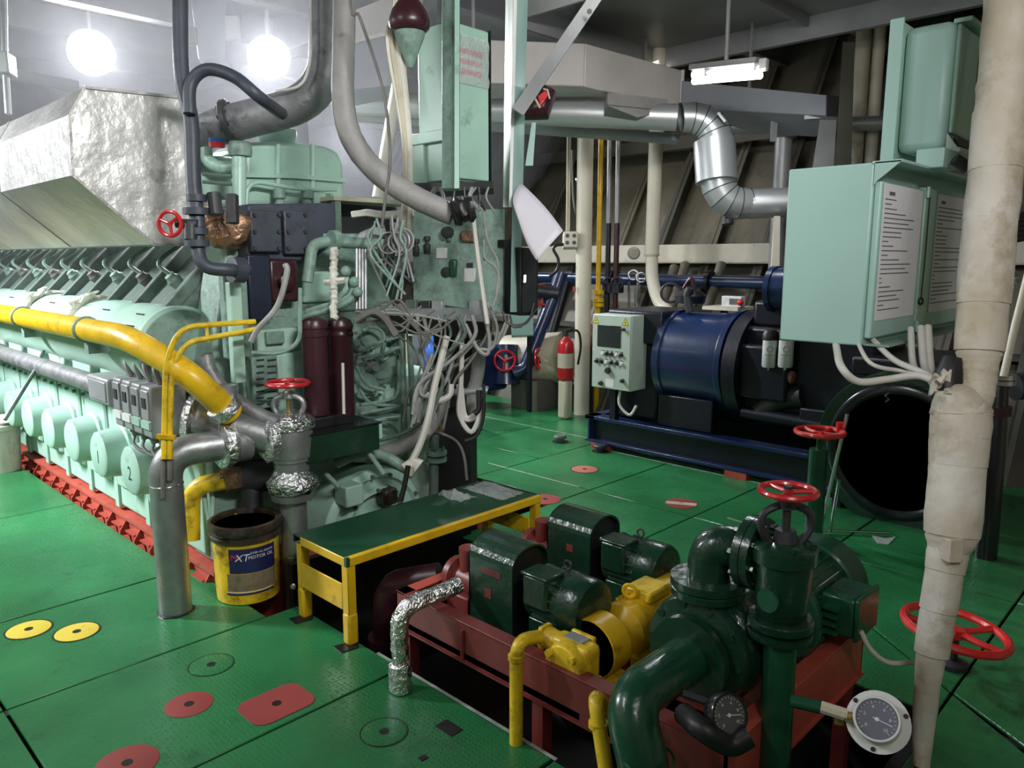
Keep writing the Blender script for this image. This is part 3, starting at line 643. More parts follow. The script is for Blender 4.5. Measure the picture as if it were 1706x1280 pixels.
# mint bent pipes and white rope-lagged pipe over the filters
mb = E('water_pipe', P(520, 430, d=4.0), 'mint green bent pipe over the filters with a valve block below it', 'pipe')
M().tube(fil(W(3.95, (512, 470), (520, 408), (548, 402), (640, 408)), .07), .03, 12).o('pipe', 'mintdirty', mb)
M().tube(W(3.98, (540, 396), (600, 396)), .022, 10).o('pipe', 'mintdirty', mb)
M().lathe([(.03, -.02), (.05, -.02), (.05, .02), (.03, .02)], P(557, 400, d=3.93), (1, 0, 0), 16).o('joint', 'mintdirty', mb)
rectY(506, 452, 560, 505, 3.69, .12, 'valve_block', 'mint', mb, .012); rectY(560, 448, 602, 520, 3.70, .12, 'valve_block', 'mintdirty', mb, .012)
for pts in (((576, 455), (577, 480), (570, 490), (560, 500)), ((590, 470), (588, 485), (572, 500), (510, 520)), ((596, 485), (585, 500), (560, 512), (505, 528))): M().tube(cat(W(3.9, *pts)), .016, 8).o('tube', 'mintdirty', mb)
for x, y in ((590, 470), (596, 487), (576, 452)): M().ball(P(x, y, d=3.88), .028, 10, 6).o('elbow', 'mintdirty', mb)
rp = M().tube([P(556, 412+i*4.0, d=3.86)+V((R.uniform(-.004, .004), 0, 0)) for i in range(31)], .02, 9, rs=[.017+.005*(i % 2) for i in range(31)], jit=.12).o('rope_lagged_pipe', 'whitedirty'); T(rp, 'white rope-lagged upright pipe standing above the maroon filters', 'pipe')
M().tube([P(540, 470, d=3.86), P(575, 466, d=3.86)], .016, 8, jit=.2).o('rope_knot', 'whitedirty', rp)
tl = E('instrument_tubes', P(603, 460, d=4.0), 'bundle of four thin grey-blue tubes bent over at the top', 'tubes')
for i in range(4):
    x = 594+i*5; M().tube(fil(W(3.95, (x, 520+i*3), (x, 398-i*2), (x+10, 386-i*2), (640, 392-i*3)), .05), .008, 7).o('tube', 'steel', tl)
# foil-lagged elbow behind the black pipe
T(M().tube(cat(W(3.75, (345, 350), (352, 378), (372, 392), (392, 386), (398, 360))), .07, 12, jit=.12).o('lagged_elbow', 'copper'), 'crumpled brownish foil-lagged elbow behind the black pipe', 'pipe')

# black pipe with red handwheel
bp = E('black_riser', P(320, 440, d=3.5), 'tall black-grey riser pipe with a curved branch, left of the round grey exhaust pipe', 'pipe')
M().tube(cat(W(3.45, (298, -460), (300, -40), (303, 120), (318, 200), (322, 300), (330, 380))), .034, 12).o('pipe', 'slate', bp)
M().tube(cat(W(3.4, (316, 190), (318, 140), (345, 116), (390, 128), (430, 160), (470, 190, 3.7))), .028, 12).o('branch', 'slate', bp)
M().tube(cat(W(3.45, (330, 370), (330, 420), (345, 445), (385, 450, 3.5), (412, 450, 3.6))), .03, 12).o('lower_bend', 'slate', bp)
for y, rr in ((330, .045), (352, .06), (385, .05), (405, .055)): M().lathe([(.03, -.015), (rr, -.015), (rr, .015), (.03, .015)], P(324+y*.01, y, d=3.45), (0, 0, 1), 14).o('pipe_joint', 'slate', bp)
M().tube(W(3.45, (356, 322), (360, 358)), .03, 10, jit=.15).tube(W(3.5, (386, 325), (388, 372)), .03, 10, jit=.15).o('fitting', 'charcoal', bp)
M().lathe([(.03, -.03), (.06, -.03), (.06, .03), (.03, .03)], P(395, 450, d=3.55), P(412, 450, d=3.6)-P(345, 445, d=3.45), 14).o('flange', 'slate', bp)
hv = E('angle_valve', P(322, 372, d=3.4), 'small dark valve with a red handwheel facing left on the black riser', 'valve')
M().tube(W(3.42, (294, 372), (330, 374)), .022, 10).tube(W(3.42, (318, 374), (318, 400)), .03, 10).o('body', 'charcoal', hv)
wheel(P(283, 373, d=3.38), P(300, 374, d=3.42)-P(283, 373, d=3.34), .062, .009, 'red', hv, 3)

# big grey exhaust pipe: elbow going up, flange
ep = E('exhaust_pipe', P(450, 200, d=4.3), 'thick grey exhaust pipe rising through a right-angle bend near the floodlights', 'pipe')
M().tube(fil(W(4.2, (328, 222, 4.35), (383, 206), (545, 165), (549, -440)), .26, 9), .100, 24).o('pipe', 'silverdull', ep)
M().tube(W(4.3, (310, 224, 4.5), (345, 216, 4.3)), .08, 18).o('thin_section', 'silverdull', ep)
flange(ep, P(383, 206, d=4.22), P(383, 206, d=4.22)-P(540, 166, d=4.2), .13, .03, 'charcoal', 10)
M().tube(fil(W(4.05, (512, -440), (518, 100), (505, 145), (460, 152)), .2, 8), .008, 6).o('bare_wire', 'cablewhite', ep)
hs = E('cable_hose', P(620, 280, d=3.8), 'thick grey wrapped cable hose curving down to the gauge panel', 'hose')
M().tube(cat(W(3.75, (575, -450), (574, -40), (573, 60), (572, 170), (588, 235), (630, 288), (690, 328), (755, 358)), 8), .056, 16, jit=.02).o('hose', 'hose', hs)
M().tube(cat(W(3.72, (752, 356), (770, 350), (790, 345))), .05, 12, rs=[.062]*6+[.06]*6+[.05], jit=.18).o('tape_wrapped_end', 'black', hs)

# ------------------------------------------------------------------ silver pipework, bucket, bench
se = E('silver_bend_pipe', P(293, 1022, Z=0), 'thick silver painted pipe rising from the green floor and bending right to a foil flange', 'pipe')
b = P(293, 1018, Z=0); zt = .77
M().tube(fil([(b.x, b.y, -.05), (b.x, b.y, zt), (1.60, 3.45, zt+.005)], .26, 9), .073, 22).o('pipe', 'silver', se)
M().torus((b.x, b.y, .625), (0, 0, 1), .073, .0035, 28, 6).o('wire_band', 'chrome', se)
M().lathe([(.074, -.02), (.11, -.016), (.115, .02), (.1, .045), (.074, .05)], (1.575, 3.45, zt+.005), (1, 0, 0), 24, jit=.04).o('foil_flange', 'foil', se)
M().lathe([(.07, .0), (.085, .0), (.082, .004), (.07, .008)], (b.x, b.y, 0), (0, 0, 1), 18, jit=.06).o('floor_collar', 'black', se)
M().tube([(1.62, 3.45, zt), (1.70, 3.44, zt)], .085, 20, jit=.04).o('wrapped_joint', 'silverdull', se)
sv = E('silver_valve', (1.885, 3.37, 0), 'foil-wrapped silver globe valve with a red handwheel, upright above the bucket side pipe', 'valve')
vx, vy = 1.885, 3.37
M().tube([(1.50, 3.60, .90), (1.62, 3.50, .86), (1.80, 3.38, .78)], .072, 20, rs=[.07, .078, .085]).o('inlet_branch', 'silver', sv)
M().lathe([(.07, -.02), (.105, -.01), (.105, .02), (.07, .03)], (1.50, 3.60, .90), (-.7, .6, .2), 20, jit=.05).o('foil_flange', 'foil', sv)
M().lathe([(.075, -.025), (.112, -.02), (.115, .02), (.085, .04)], (1.78, 3.39, .78), (-.8, .1, 0), 22, jit=.05).o('foil_flange', 'foil', sv)
M().lathe([(.068, .50), (.085, .60), (.088, .655), (.098, .66), (.098, .675), (.104, .68), (.112, .79), (.108, .83), (.001, .84)], (vx, vy, 0), (0, 0, 1), 30).o('body', 'silver', sv)
M().lathe([(.09, .815), (.122, .825), (.125, .86), (.10, .885), (.06, .905), (.001, .91)], (vx, vy, 0), (0, 0, 1), 26, jit=.05).o('foil_bonnet', 'foil', sv)
M().lathe([(.07, .49), (.115, .50), (.13, .53), (.125, .56), (.09, .60), (.085, .615)], (vx, vy, 0), (0, 0, 1), 26, jit=.06).o('foil_flange', 'foil', sv)
M().lathe([(.07, .455), (.105, .46), (.11, .495), (.09, .50)], (vx, vy, 0), (0, 0, 1), 22).o('lower_flange', 'silver', sv)
yk = M()
for s in (-1, 1): yk.tube(cat([(vx+s*.035, vy-s*.035, .88), (vx+s*.052, vy-s*.052, .925), (vx+s*.045, vy-s*.045, .965), (vx+s*.012, vy-s*.012, .99)]), .014, 8)
yk.lathe([(.001, .97), (.028, .97), (.028, 1.0), (.02, 1.01), (.001, 1.01)], (vx, vy, 0), (0, 0, 1), 14).o('yoke', 'silver', sv)
M().cyl((vx, vy, .9), (vx, vy, 1.055), .011, 10).o('stem', 'brass', sv)
wheel((vx, vy, 1.045), (0, 0, 1), .112, .011, 'red', sv, 3, .004, .2)
sp = E('silver_drop_pipe', (vx, vy, 0), 'silver pipe under the foil-wrapped valve, between bucket and yellow bench', 'pipe')
M().tube([(vx, vy, -.3), (vx, vy, .46)], .066, 20).o('pipe', 'silver', sp)
M().torus((vx, vy, .165), (0, 0, 1), .066, .0035, 28, 6).o('wire_band', 'chrome', sp)
q = P(487, 968, d=3.8); M().lathe([(.001, 0), (.012, 0), (.014, .02), (.001, .022)], (q.x-.03, q.y-.06, q.z), (-.4, -.7, .3), 10).o('drain_plug', 'chrome', sp)
yb = E('yellow_bend_pipe', P(330, 830, d=3.75), 'short yellow bend pipe behind the silver bend pipe, foil end to the right', 'pipe')
M().tube(fil(W(3.85, (318, 900), (318, 812), (378, 800)), .12, 7), .046, 14).o('pipe', 'yellowdirty', yb)
M().tube(W(3.86, (374, 800), (388, 797), (402, 796)), .055, 14, jit=.15).o('foil_end', 'copper', yb)
dk = E('drain_header', P(420, 790, d=4.0), 'dark grimy pipe header under the silver valve inlet', 'pipe')
M().tube(W(3.95, (395, 795), (470, 790)), .085, 16).o('pipe', 'charcoal', dk)
M().tube(W(3.95, (420, 790), (420, 870)), .06, 14).o('pipe', 'charcoal', dk)
gb = E('dip_tube', P(350, 840, d=3.95), 'thin mint tube loop hanging behind the silver bend pipe', 'tube')
M().tube(fil(W(3.9, (340, 800), (341, 845), (350, 880), (354, 860), (354, 805)), .05), .011, 8).o('tube', 'mint', gb)
# diagonal insulated pipe from the yellow pipe end to the valve
dg = M().tube(cat(W(3.7, (342, 590), (348, 615), (372, 650), (420, 685), (462, 705))), .036, 14, jit=.02).o('diagonal_pipe', 'silverdull'); T(dg, 'dull grey pipe slanting down behind the yellow pipe bend to the silver valve', 'pipe')
M().lathe([(.035, -.03), (.046, -.03), (.046, .03), (.035, .03)], P(378, 652, d=3.6), (0, 0, 1), 14).o('clamp', 'silver', dg)
M().tube(fil(W(3.62, (376, 655), (368, 690), (345, 700)), .05), .012, 8).o('bare_tube', 'cablewhite', dg)

# oil bucket
bc = P(415, 988, Z=0); bh = .40
bk = E('oil_bucket', (bc.x, bc.y, 0), 'dirty yellow oil pail with a navy label and an oil-blackened rim', 'bucket')
def br(z): return .150+.008*z/.4
M().lathe([(.001, .0), (.143, 0), (.149, .006), (.152, .08), (br(.3), .30), (br(.32)+.012, .315), (br(.33)+.012, .33), (br(.35), .335), (br(.36)+.012, .35), (br(.37)+.016, .37), (br(.4)+.012, .39), (br(.4), .392), (br(.4)-.012, .385), (.145, .30), (.13, .02), (.001, .018)], (bc.x, bc.y, 0), (0, 0, 1), 44).o('pail', 'yellowdirty', bk)
M().lathe([(br(.3)+.001, .302), (br(.32)+.0145, .314), (br(.33)+.0145, .331), (br(.35)+.003, .337), (br(.36)+.0145, .349), (br(.37)+.0185, .37), (br(.4)+.0145, .391), (br(.4)-.002, .394), (br(.4)-.014, .385), (.147, .33), (.142, .29)], (bc.x, bc.y, 0), (0, 0, 1), 44, jit=.012).o('oily_rim', 'grime', bk)
M().lathe([(.001, .368), (.146, .368)], (bc.x, bc.y, 0), (0, 0, 1), 28).o('waste_oil', 'blackgloss', bk)
av = atan2(-bc.y, -bc.x)
fx, fy, fz = frame((0, 0, 1)); off = atan2(fx.y, fx.x); sg_ = 1 if fx.cross(fy).z > 0 else -1
def band(a0, a1, z0, z1, m, name, e=.0015):
    n = 14; mm = M(); vs = []
    for j in range(n+1):
        a = av+a0+(a1-a0)*j/n
        for z in (z0, z1): r_ = br(z)+e; vs.append((bc.x+r_*cos(a), bc.y+r_*sin(a), z))
    mm.add(vs, [(2*j, 2*j+2, 2*j+3, 2*j+1) for j in range(n)]); return mm.o(name, m, bk)
band(-.55, .95, .165, .288, 'inkblue', 'label_top')
band(-.65, .95, .075, .162, 'labeltan', 'label_bottom')
band(-.7, .85, .055, .064, 'inkblue', 'label_stripe', .002); band(-.7, .8, .067, .071, 'inkwhite', 'label_stripe', .002)
def wrp(a, z): 
    return lambda q: V((bc.x+(br(z+q.y)+.003+q.z)*cos(av+a+q.x/.158), bc.y+(br(z+q.y)+.003+q.z)*sin(av+a+q.x/.158), z+q.y))
text('XT', .05, 'inkwhite', bk, (0, 0, 0), (1, 0, 0), (0, 1, 0), 'brand_lettering', .0003, shear=.25, warp=wrp(-.16, .243))
text('SUPER ALL SEASON', .0135, 'inkwhite', bk, (0, 0, 0), (1, 0, 0), (0, 1, 0), 'small_lettering', .0003, shear=.1, warp=wrp(.46, .264))
text('MOTOR OIL', .0235, 'inkwhite', bk, (0, 0, 0), (1, 0, 0), (0, 1, 0), 'lettering', .0003, warp=wrp(.44, .242))
text('M', .046, 'inkred', bk, (0, 0, 0), (1, 0, 0), (0, 1, 0), 'brand_lettering', .0003, shear=.3, warp=wrp(-.42, .245))

# step bench
be = E('step_bench', (2.32, 2.83, 0), 'low step bench with a dark green top and a yellow angle frame', 'bench')
X0, X1, Y0, Y1, ZT = 1.705, 2.93, 2.63, 3.06, .395
M().b2((X0+.004, Y0+.004, ZT-.008), (X1-.004, Y1, ZT)).o('top_plate', 'greenlid', be, bev=.002)
def rail(name, lo, hi, m='yellow'): return M().b2(lo, hi).o(name, m, be, bev=.004)
rail('front_rail', (X0, Y0-.004, ZT-.036), (X1, Y0+.004, ZT+.004)); rail('front_rail_flange', (X0, Y0, ZT-.0005), (X1, Y0+.022, ZT+.004))
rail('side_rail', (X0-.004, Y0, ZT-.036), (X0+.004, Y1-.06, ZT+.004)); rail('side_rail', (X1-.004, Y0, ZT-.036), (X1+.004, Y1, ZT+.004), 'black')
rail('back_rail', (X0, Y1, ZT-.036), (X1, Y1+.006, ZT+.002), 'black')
M().b2((X0-.006, Y0-.006, ZT-.032), (X0+.012, Y0+.012, ZT+.006)).o('corner_joint', 'greenlid', be)
for x, y in ((X0, Y0), (X0, Y1-.06), (X1-.045, Y0), (X1-.045, Y1-.06)):
    M().b2((x, y, .13), (x+.042, y+.005, ZT-.036)).b2((x, y, .13), (x+.005, y+.042, ZT-.036)).o('leg', 'yellow', be, bev=.002)
    f = x < 2
    M().b2((x-.004, y-.004, .0 if f else -.3), (x+.048, y+.048, .145)).o('leg_sleeve', 'yellow', be, bev=.012)
    if f: M().prism([(x-.05, y+.05, .0005), (x-.055, y-.02, .0005), (x+.02, y-.035, .0005), (x+.06, y+.02, .0005)], (0, 0, .004)).o('foot_pad', 'black', be)
rail('side_panel', (X0-.002, Y0+.042, .155), (X0+.006, Y1-.06, .275))
rail('side_panel', (X1-.05, Y0+.042, .18), (X1-.042, Y1-.06, .275), 'yellowdirty')
fm = E('plastic_film', P(830, 815, Z=.4), 'crumpled clear plastic film lying on the far right end of the bench top', 'plastic film')
def crumple(a, b, n, mname, zb, par, h=.02):
    m = M(); vs = []
    for i in range(n+1):
        for j in range(n+1):
            x = a.x+(b.x-a.x)*i/n; y = a.y+(b.y-a.y)*j/n; e = min(i, j, n-i, n-j) == 0
            vs.append((x+R.uniform(-.01, .01), y+R.uniform(-.01, .01), zb+(R.uniform(0, .004) if e else R.uniform(.003, h))))
    m.add(vs, [(i*(n+1)+j, (i+1)*(n+1)+j, (i+1)*(n+1)+j+1, i*(n+1)+j+1) for i in range(n) for j in range(n)]); return m.o('film', mname, par, ang=20)
crumple(V((2.55, 2.86, 0)), V((2.67, 3.04, 0)), 6, 'plastic', .396, fm, .035); crumple(V((2.72, 2.72, 0)), V((2.9, 3.03, 0)), 9, 'plastic', .396, fm)
# foil pipe with bend, in front of the skid
f0 = P(668, 1150, Z=0); f1 = P(668, 1012, X=f0.x-.0); fe = P(765, 975, d=3.05)
zt = P(668, 1025, X=f0.x).z
fp = E('foil_pipe', f0, 'small foil-wrapped pipe bending from the floor to the red skid beam', 'pipe')
pts = fil([(f0.x, f0.y, -.03), (f0.x, f0.y, zt+.02), (fe.x, fe.y, fe.z)], .08, 6)
pp = []
for a, b_ in zip(pts, pts[1:]):
    k = max(1, int((b_-a).length/.015)); pp += [a+(b_-a)*(j/k) for j in range(k)]
M().tube(pp+[pts[-1]], .034, 12, jit=.07).o('foil_wrap', 'foil', fp, ang=25)
M().lathe([(.03, -.01), (.046, -.005), (.044, .10), (.034, .11)], (f0.x, f0.y, .01), (0, 0, 1), 14, jit=.08).o('foil_foot', 'foil', fp, ang=25)

# ------------------------------------------------------------------ gauge board, cabinets and cables in the middle
A_, B_, C_, D_ = P(688, 352, d=4.35), P(838, 348, d=4.15), P(838, 522, d=4.15), P(688, 503, d=4.35)
gx = (B_-A_).normalized(); gn = gx.cross(V((0, 0, 1))).normalized(); 
if gn.dot(EYE-A_) < 0: gn = -gn
gd = E('gauge_board', (A_+C_)/2, 'mint green gauge board with small valves and regulators, cables crowding below', 'control board')
M().prism([A_, B_, C_, D_], gn*-.03).o('board', 'mintdirty', gd, bev=.004)
def GB(px, py, off=0):  # point on the board
    r_ = P(px, py, d=1)-EYE; t = (A_-EYE).dot(gn)/r_.dot(gn); return EYE+r_*t+gn*off
def gblock(x0, y0, x1, y1, t, name, m, bev=.004, off=0):
    a, b, c, d_ = GB(x0, y0, off), GB(x1, y0, off), GB(x1, y1, off), GB(x0, y1, off)
    return M().prism([a, b, c, d_], gn*t).o(name, m, gd, bev=bev)
for x, y in ((698, 412), (716, 408)):
    q = GB(x, y, .03); M().lathe([(.001, -.05), (.022, -.05), (.022, 0), (.012, .005), (.012, .02), (.02, .025), (.02, .045), (.001, .05)], q, (0, 0, 1), 12).o('pressure_switch', 'charcoal', gd)
    M().tube([GB(x, y+12, .03), GB(x, y+32, .03), GB(x+2, y+74, .02)], .006, 6).o('impulse_tube', 'mint', gd)
M().tube([GB(692, 420, .03), GB(765, 424, .03)], .008, 8).o('manifold', 'mintdirty', gd)
gblock(733, 413, 750, 431, .05, 'white_valve', 'white'); gblock(780, 447, 799, 471, .06, 'white_regulator', 'white'); gblock(783, 438, 794, 447, .05, 'regulator_knob', 'charcoal')
gblock(757, 432, 768, 462, .07, 'dark_regulator', 'greenlid', .01); gblock(733, 480, 758, 492, .06, 'black_relay', 'black'); gblock(694, 480, 713, 494, .06, 'black_relay', 'black')
gblock(772, 385, 800, 404, .05, 'rusty_valve', 'copper', .012); gblock(700, 483, 704, 492, .063, 'relay_label', 'white', 0)
for x, y in ((750, 388), (750, 454)): M().lathe([(.001, 0), (.032, 0), (.035, .02), (.03, .05), (.001, .055)], GB(x, y, .01), gn, 16).o('round_fitting', 'charcoal', gd)
for x, y in ((752, 400), (806, 440), (812, 432)): M().ball(GB(x, y, .03), .016, 8, 6).o('small_fitting', 'mintdark', gd)
gblock(764, 388, 768, 500, .012, 'impulse_tube', 'mintdark', 0); gblock(805, 405, 808, 500, .012, 'impulse_tube', 'mintdirty', 0); gblock(744, 432, 746, 500, .01, 'impulse_tube', 'mintdirty', 0)
gblock(690, 496, 838, 506, .02, 'lower_rail', 'black', 0)
a, b = GB(668, 520, .22), GB(838, 532, .22); a2, b2 = GB(668, 508, 0), GB(838, 512, 0)
M().prism([a, b, b2, a2], (0, 0, .012)).o('cable_shelf', 'steel', gd); M().prism([a, b, b-V((0, 0, .11))-gn*.1, a-V((0, 0, .11))-gn*.1], gn*-.02).o('shelf_apron', 'charcoal', gd)
for (x, y, t, m) in ((700, 512, .07, 'mintdark'), (722, 514, .06, 'charcoal'), (742, 514, .06, 'steel'), (800, 514, .04, 'steel')): gblock(x-9, y-14, x+9, y+4, t, 'terminal', m, .006, .05)
gs = E('gauge_board_stand', P(745, 640, d=4.6), 'dark steel stand column below the gauge board, half hidden by hanging cables', 'stand')
for (x0, x1, d_, m) in ((722, 782, 4.75, 'black'),):
    a, b = P(x0, 535, d=d_), P(x1, 535, d=d_); M().prism([a, b, b-gn*.1, a-gn*.1], (0, 0, -a.z-.66)).o('column', m, gs)
M().tube(W(4.55, (745, 655), (810, 650)), .02, 10).tube(W(4.5, (806, 650), (812, 652)), .028, 10).o('cross_pipe', 'steel', gs)
wb = T(M().tube(cat(W(4.85, (790, 540), (796, 600), (788, 660), (792, 690))), .05, 12, jit=.06).o('cable_duct_sleeve', 'cablegrey'), 'pale grey sleeved duct hanging just right of the dark stand column', 'cable sleeve')

# small blind flange valve behind the bench
bv = E('blind_valve', P(720, 770, d=4.7), 'grimy small pipe stub with bolted flanges behind the bench top', 'valve')
M().tube(W(4.7, (722, 860), (724, 700)), .03, 12).o('pipe', 'mintdark', bv)
for y in (765, 754): M().lathe([(.02, -.012), (.065, -.012), (.065, .012), (.02, .012)], P(727, y, d=4.7), (0, 0, 1), 16).o('flange', 'mintdirty', bv)
M().lathe([(.02, -.02), (.07, -.02), (.07, .02), (.02, .02)], P(722, 712, d=4.7), (0, 0, 1), 16).o('clamp', 'copper', bv)
stuff(bolts(M(), P(727, 752, d=4.7), (0, 0, 1), .048, 6, .008, .025).o('flange_bolts', 'mintdark', bv))

# loom of hanging cables
def loom(name, label, sets, parts, cat_='cables'):
    e = E(name, sets[0][0] if False else parts[0][0][0], label, cat_)
    for pts, r_, m in parts: M().tube(cat(pts, 5), r_, 7).o('cable', m, e)
    return e
pa = []
for i in range(15):
    x = 690+i*9.5+R.uniform(-5, 5); d_ = 4.05+R.uniform(-.12, .2); xm = 722+(x-722)*.45+R.uniform(-18, 18); xe = 715+R.uniform(-25, 45)
    pa.append((W(d_, (x, 525), (x+R.uniform(-12, 12), 560), (xm, 600+R.uniform(-15, 15)), (xe, 640), (xe-R.uniform(0, 22), 690+R.uniform(-12, 35))), R.choice([.006, .008, .011]), R.choice(['cablegrey', 'cabledk', 'cablegrey', 'mintdark'])))
loom('hanging_cable_loom', 'tangled loom of grey cables hanging from the shelf of the gauge board', None, pa)
pa = [(W(4.0, (800, 500), (815, 560), (812, 590), (795, 580), (775, 540)), .011, 'cablegrey'), (W(4.0, (812, 505), (828, 545), (820, 580), (800, 582)), .009, 'cablegrey'),
      (W(4.1, (770, 560), (768, 640), (765, 690), (785, 720), (800, 690), (805, 660)), .014, 'cablewhite'), (W(4.12, (766, 640), (772, 690), (782, 698), (795, 688), (800, 670)), .02, 'cablewhite'),
      (W(4.05, (806, 640), (806, 690), (795, 725), (775, 735)), .009, 'black'), (W(4.05, (798, 650), (798, 680), (790, 690)), .016, 'black'),
      (W(4.0, (755, 600), (740, 640), (715, 660), (700, 650), (720, 590)), .010, 'cablegrey'), (W(4.0, (752, 640), (748, 660), (725, 668), (712, 655)), .016, 'cablewhite')]
loom('looped_cables', 'white and black cables looping to the right of the gauge board stand', None, pa)
pa = [(W(3.95, (745, 560), (725, 640), (715, 690), (700, 740), (680, 780)), .018, 'cablewhite'), (W(3.9, (680, 776), (676, 800), (668, 835)), .014, 'black'), (W(4.1, (730, 720), (760, 735), (773, 760), (778, 800)), .008, 'cabledk')]
e = loom('drooping_cable', 'pale thick cable sagging from the loom to the round engine casing', None, pa, 'cable')
M().tube(W(3.95, (676, 782), (690, 772), (698, 778)), .04, 10, jit=.3).o('rag_knot', 'whitedirty', e)
pa = []
for i in range(9):
    x0 = R.uniform(590, 640); x1 = R.uniform(680, 790)
    pa.append((W(3.85, (x0, R.uniform(515, 545)), ((x0*2+x1)/3, R.uniform(500, 540)), ((x0+x1*2)/3, R.uniform(515, 560)), (x1, R.uniform(505, 580))), R.choice([.0045, .006, .008]), R.choice(['cabledk', 'cabledk', 'cablegrey'])))
pa.append((W(3.8, (592, 534), (620, 520), (640, 530), (660, 560)), .018, 'cabledk'))
loom('crossing_cables', 'dirty cables crossing from the maroon filters to the gauge board shelf', None, pa)
pa = []
for i in range(13):
    x0 = R.uniform(622, 685); pa.append((W(3.9+R.uniform(-.1, .15), (x0, R.uniform(355, 375)), (x0+R.uniform(-14, 14), 395), (x0+R.uniform(-16, 16), 425), (R.uniform(630, 690), R.uniform(450, 500))), R.choice([.005, .007]), R.choice(['cablegrey', 'steel', 'mintdirty', 'cabledk'])))
for k in range(2):
    c = P(624, 424, d=3.9); pa.append(([c+RT*(.034+.004*k)*cos(t*.45)-DN*(.034+.004*k)*sin(t*.45)+FW*.004*t for t in range(16)], .004, 'steel'))
for k in range(6): c = P(660+R.uniform(-14, 14), 402+R.uniform(-10, 10), d=3.85+k*.02); rr = R.uniform(.04, .07); pa.append(([c+RT*rr*cos(t*.5)-DN*rr*sin(t*.5)*1.1 for t in range(14)], .0045, R.choice(['steel', 'cablegrey', 'cabledk'])))
cw = loom('coiled_capillaries', 'nest of thin grey capillary tubes coiled left of the gauge board', None, pa, 'tubes')
M().tube(W(4.0, (586, 358), (610, 355), (640, 360), (690, 356)), .022, 10, jit=.2).o('rope_lagging', 'whitedirty', cw)
pa = []
for i in range(7):
    x0 = 630+i*6; pa.append((W(3.7, (668+i*2, -450), (660+i*2, -30), (645+i*4, 60), (660+i*3, 160), (672+i*2, 240), (672+i*2, 330, 3.95), (668+i*3, 385, 4.0)), R.choice([.007, .010, .016]), R.choice(['cablegrey', 'whitedirty', 'cream'])))
loom('overhead_cable_run', 'bundle of pale cables dropping past the tall mint cabinet', None, pa)
T(M().tube(cat(W(3.5, (570, -470), (582, -20), (600, 30), (638, 150), (650, 260), (642, 330), (636, 380))), .0075, 7).o('single_cable', 'cabledk'), 'single thin dark cable hanging in front of the wrapped hose', 'cable')
pa = [(W(3.95, (788, 360), (795, 420), (806, 500), (812, 540)), .012, 'cablewhite'), (W(3.95, (806, 352), (812, 400), (830, 440), (826, 500)), .006, 'cablegrey'), (W(3.95, (806, 400), (808, 430), (825, 445), (832, 470), (822, 510)), .006, 'cablegrey')]
loom('board_cables', 'thin pale cables running down over the face of the gauge board', None, pa)

# tall mint cabinet with its corner bar
cn = P(750, 170, d=3.95)
def zat(px, py, q): return P(px, py, d=(q-EYE).dot(FW)).z
zb, ztop = zat(750, 298, cn), zat(750, 40, cn)
tc = E('tall_cabinet', (cn.x+.13, cn.y+.13, zb), 'tall narrow mint cabinet hung behind a vertical bar, plastic-wrapped sign at its top', 'cabinet')
M().b2((cn.x, cn.y, zb), (cn.x+.27, cn.y+.26, ztop)).o('body', 'mint', tc, bev=.008)
M().b2((cn.x+.012, cn.y-.018, zb+.01), (cn.x+.262, cn.y, ztop-.01)).o('door', 'mint', tc, bev=.006)
M().b2((cn.x+.27, cn.y-.02, zb-.01), (cn.x+.278, cn.y+.26, ztop+.0)).o('edge_seal', 'black', tc)
M().b2((cn.x-.02, cn.y+.20, zb-.06), (cn.x+.02, cn.y+.30, zb+.24)).o('bracket', 'mint', tc, bev=.004); M().b2((cn.x-.03, cn.y+.02, zb+.20), (cn.x+.0, cn.y+.30, zb+.26)).o('bracket', 'mint', tc, bev=.004)
crm = M(); n = 8; vs = []
for i in range(n+1):
    for j in range(n+1): vs.append((cn.x+.02+.235*i/n, cn.y-.020-R.uniform(.002, .014), ztop-.30+.24*j/n))
crm.add(vs, [(i*(n+1)+j, (i+1)*(n+1)+j, (i+1)*(n+1)+j+1, i*(n+1)+j+1) for i in range(n) for j in range(n)]).o('plastic_wrap', 'plastic', tc, ang=20)
for i in range(3): M().b2((cn.x+.05, cn.y-.0215, ztop-.25+i*.05), (cn.x+.21, cn.y-.020, ztop-.225+i*.05)).o('red_print_line', 'inkred', tc)
a = P(751, -30, d=3.75); 
cb = E('corner_bar', a, 'flat mint vertical bar standing in front of the tall cabinet corner', 'bar')
M().prism([P(737, -450, d=3.8), P(766, -450, d=3.72), P(765, 314, d=3.72), P(736, 314, d=3.8)], FW*.05).o('bar', 'mintdirty', cb, bev=.003)
M().prism([P(758, -450, d=3.71), P(766, -450, d=3.70), P(765, 314, d=3.70), P(757, 314, d=3.71)], FW*.008).o('bar_flange', 'mint', cb)
M().b2(cn+V((0, .05, ztop-cn.z)), cn+V((.04, .09, 4.12-cn.z))).o('hanger', 'deckhead', tc)
ud = E('under_cabinet_tray', P(740, 315, d=4.0), 'dark cable tray with wires directly under the tall cabinet', 'tray')
M().prism([P(690, 305, d=4.1), P(822, 302, d=4.0), P(822, 314, d=4.0), P(690, 322, d=4.1)], FW*.12).o('tray', 'charcoal', ud)
for i in range(12): x = R.uniform(720, 815); M().tube(cat(W(4.0, (x, 312), (x+R.uniform(-8, 8), 330), (x+R.uniform(-14, 14), 352))), .006, 6).o('wire', R.choice(['black', 'cablegrey', 'steel']), ud)
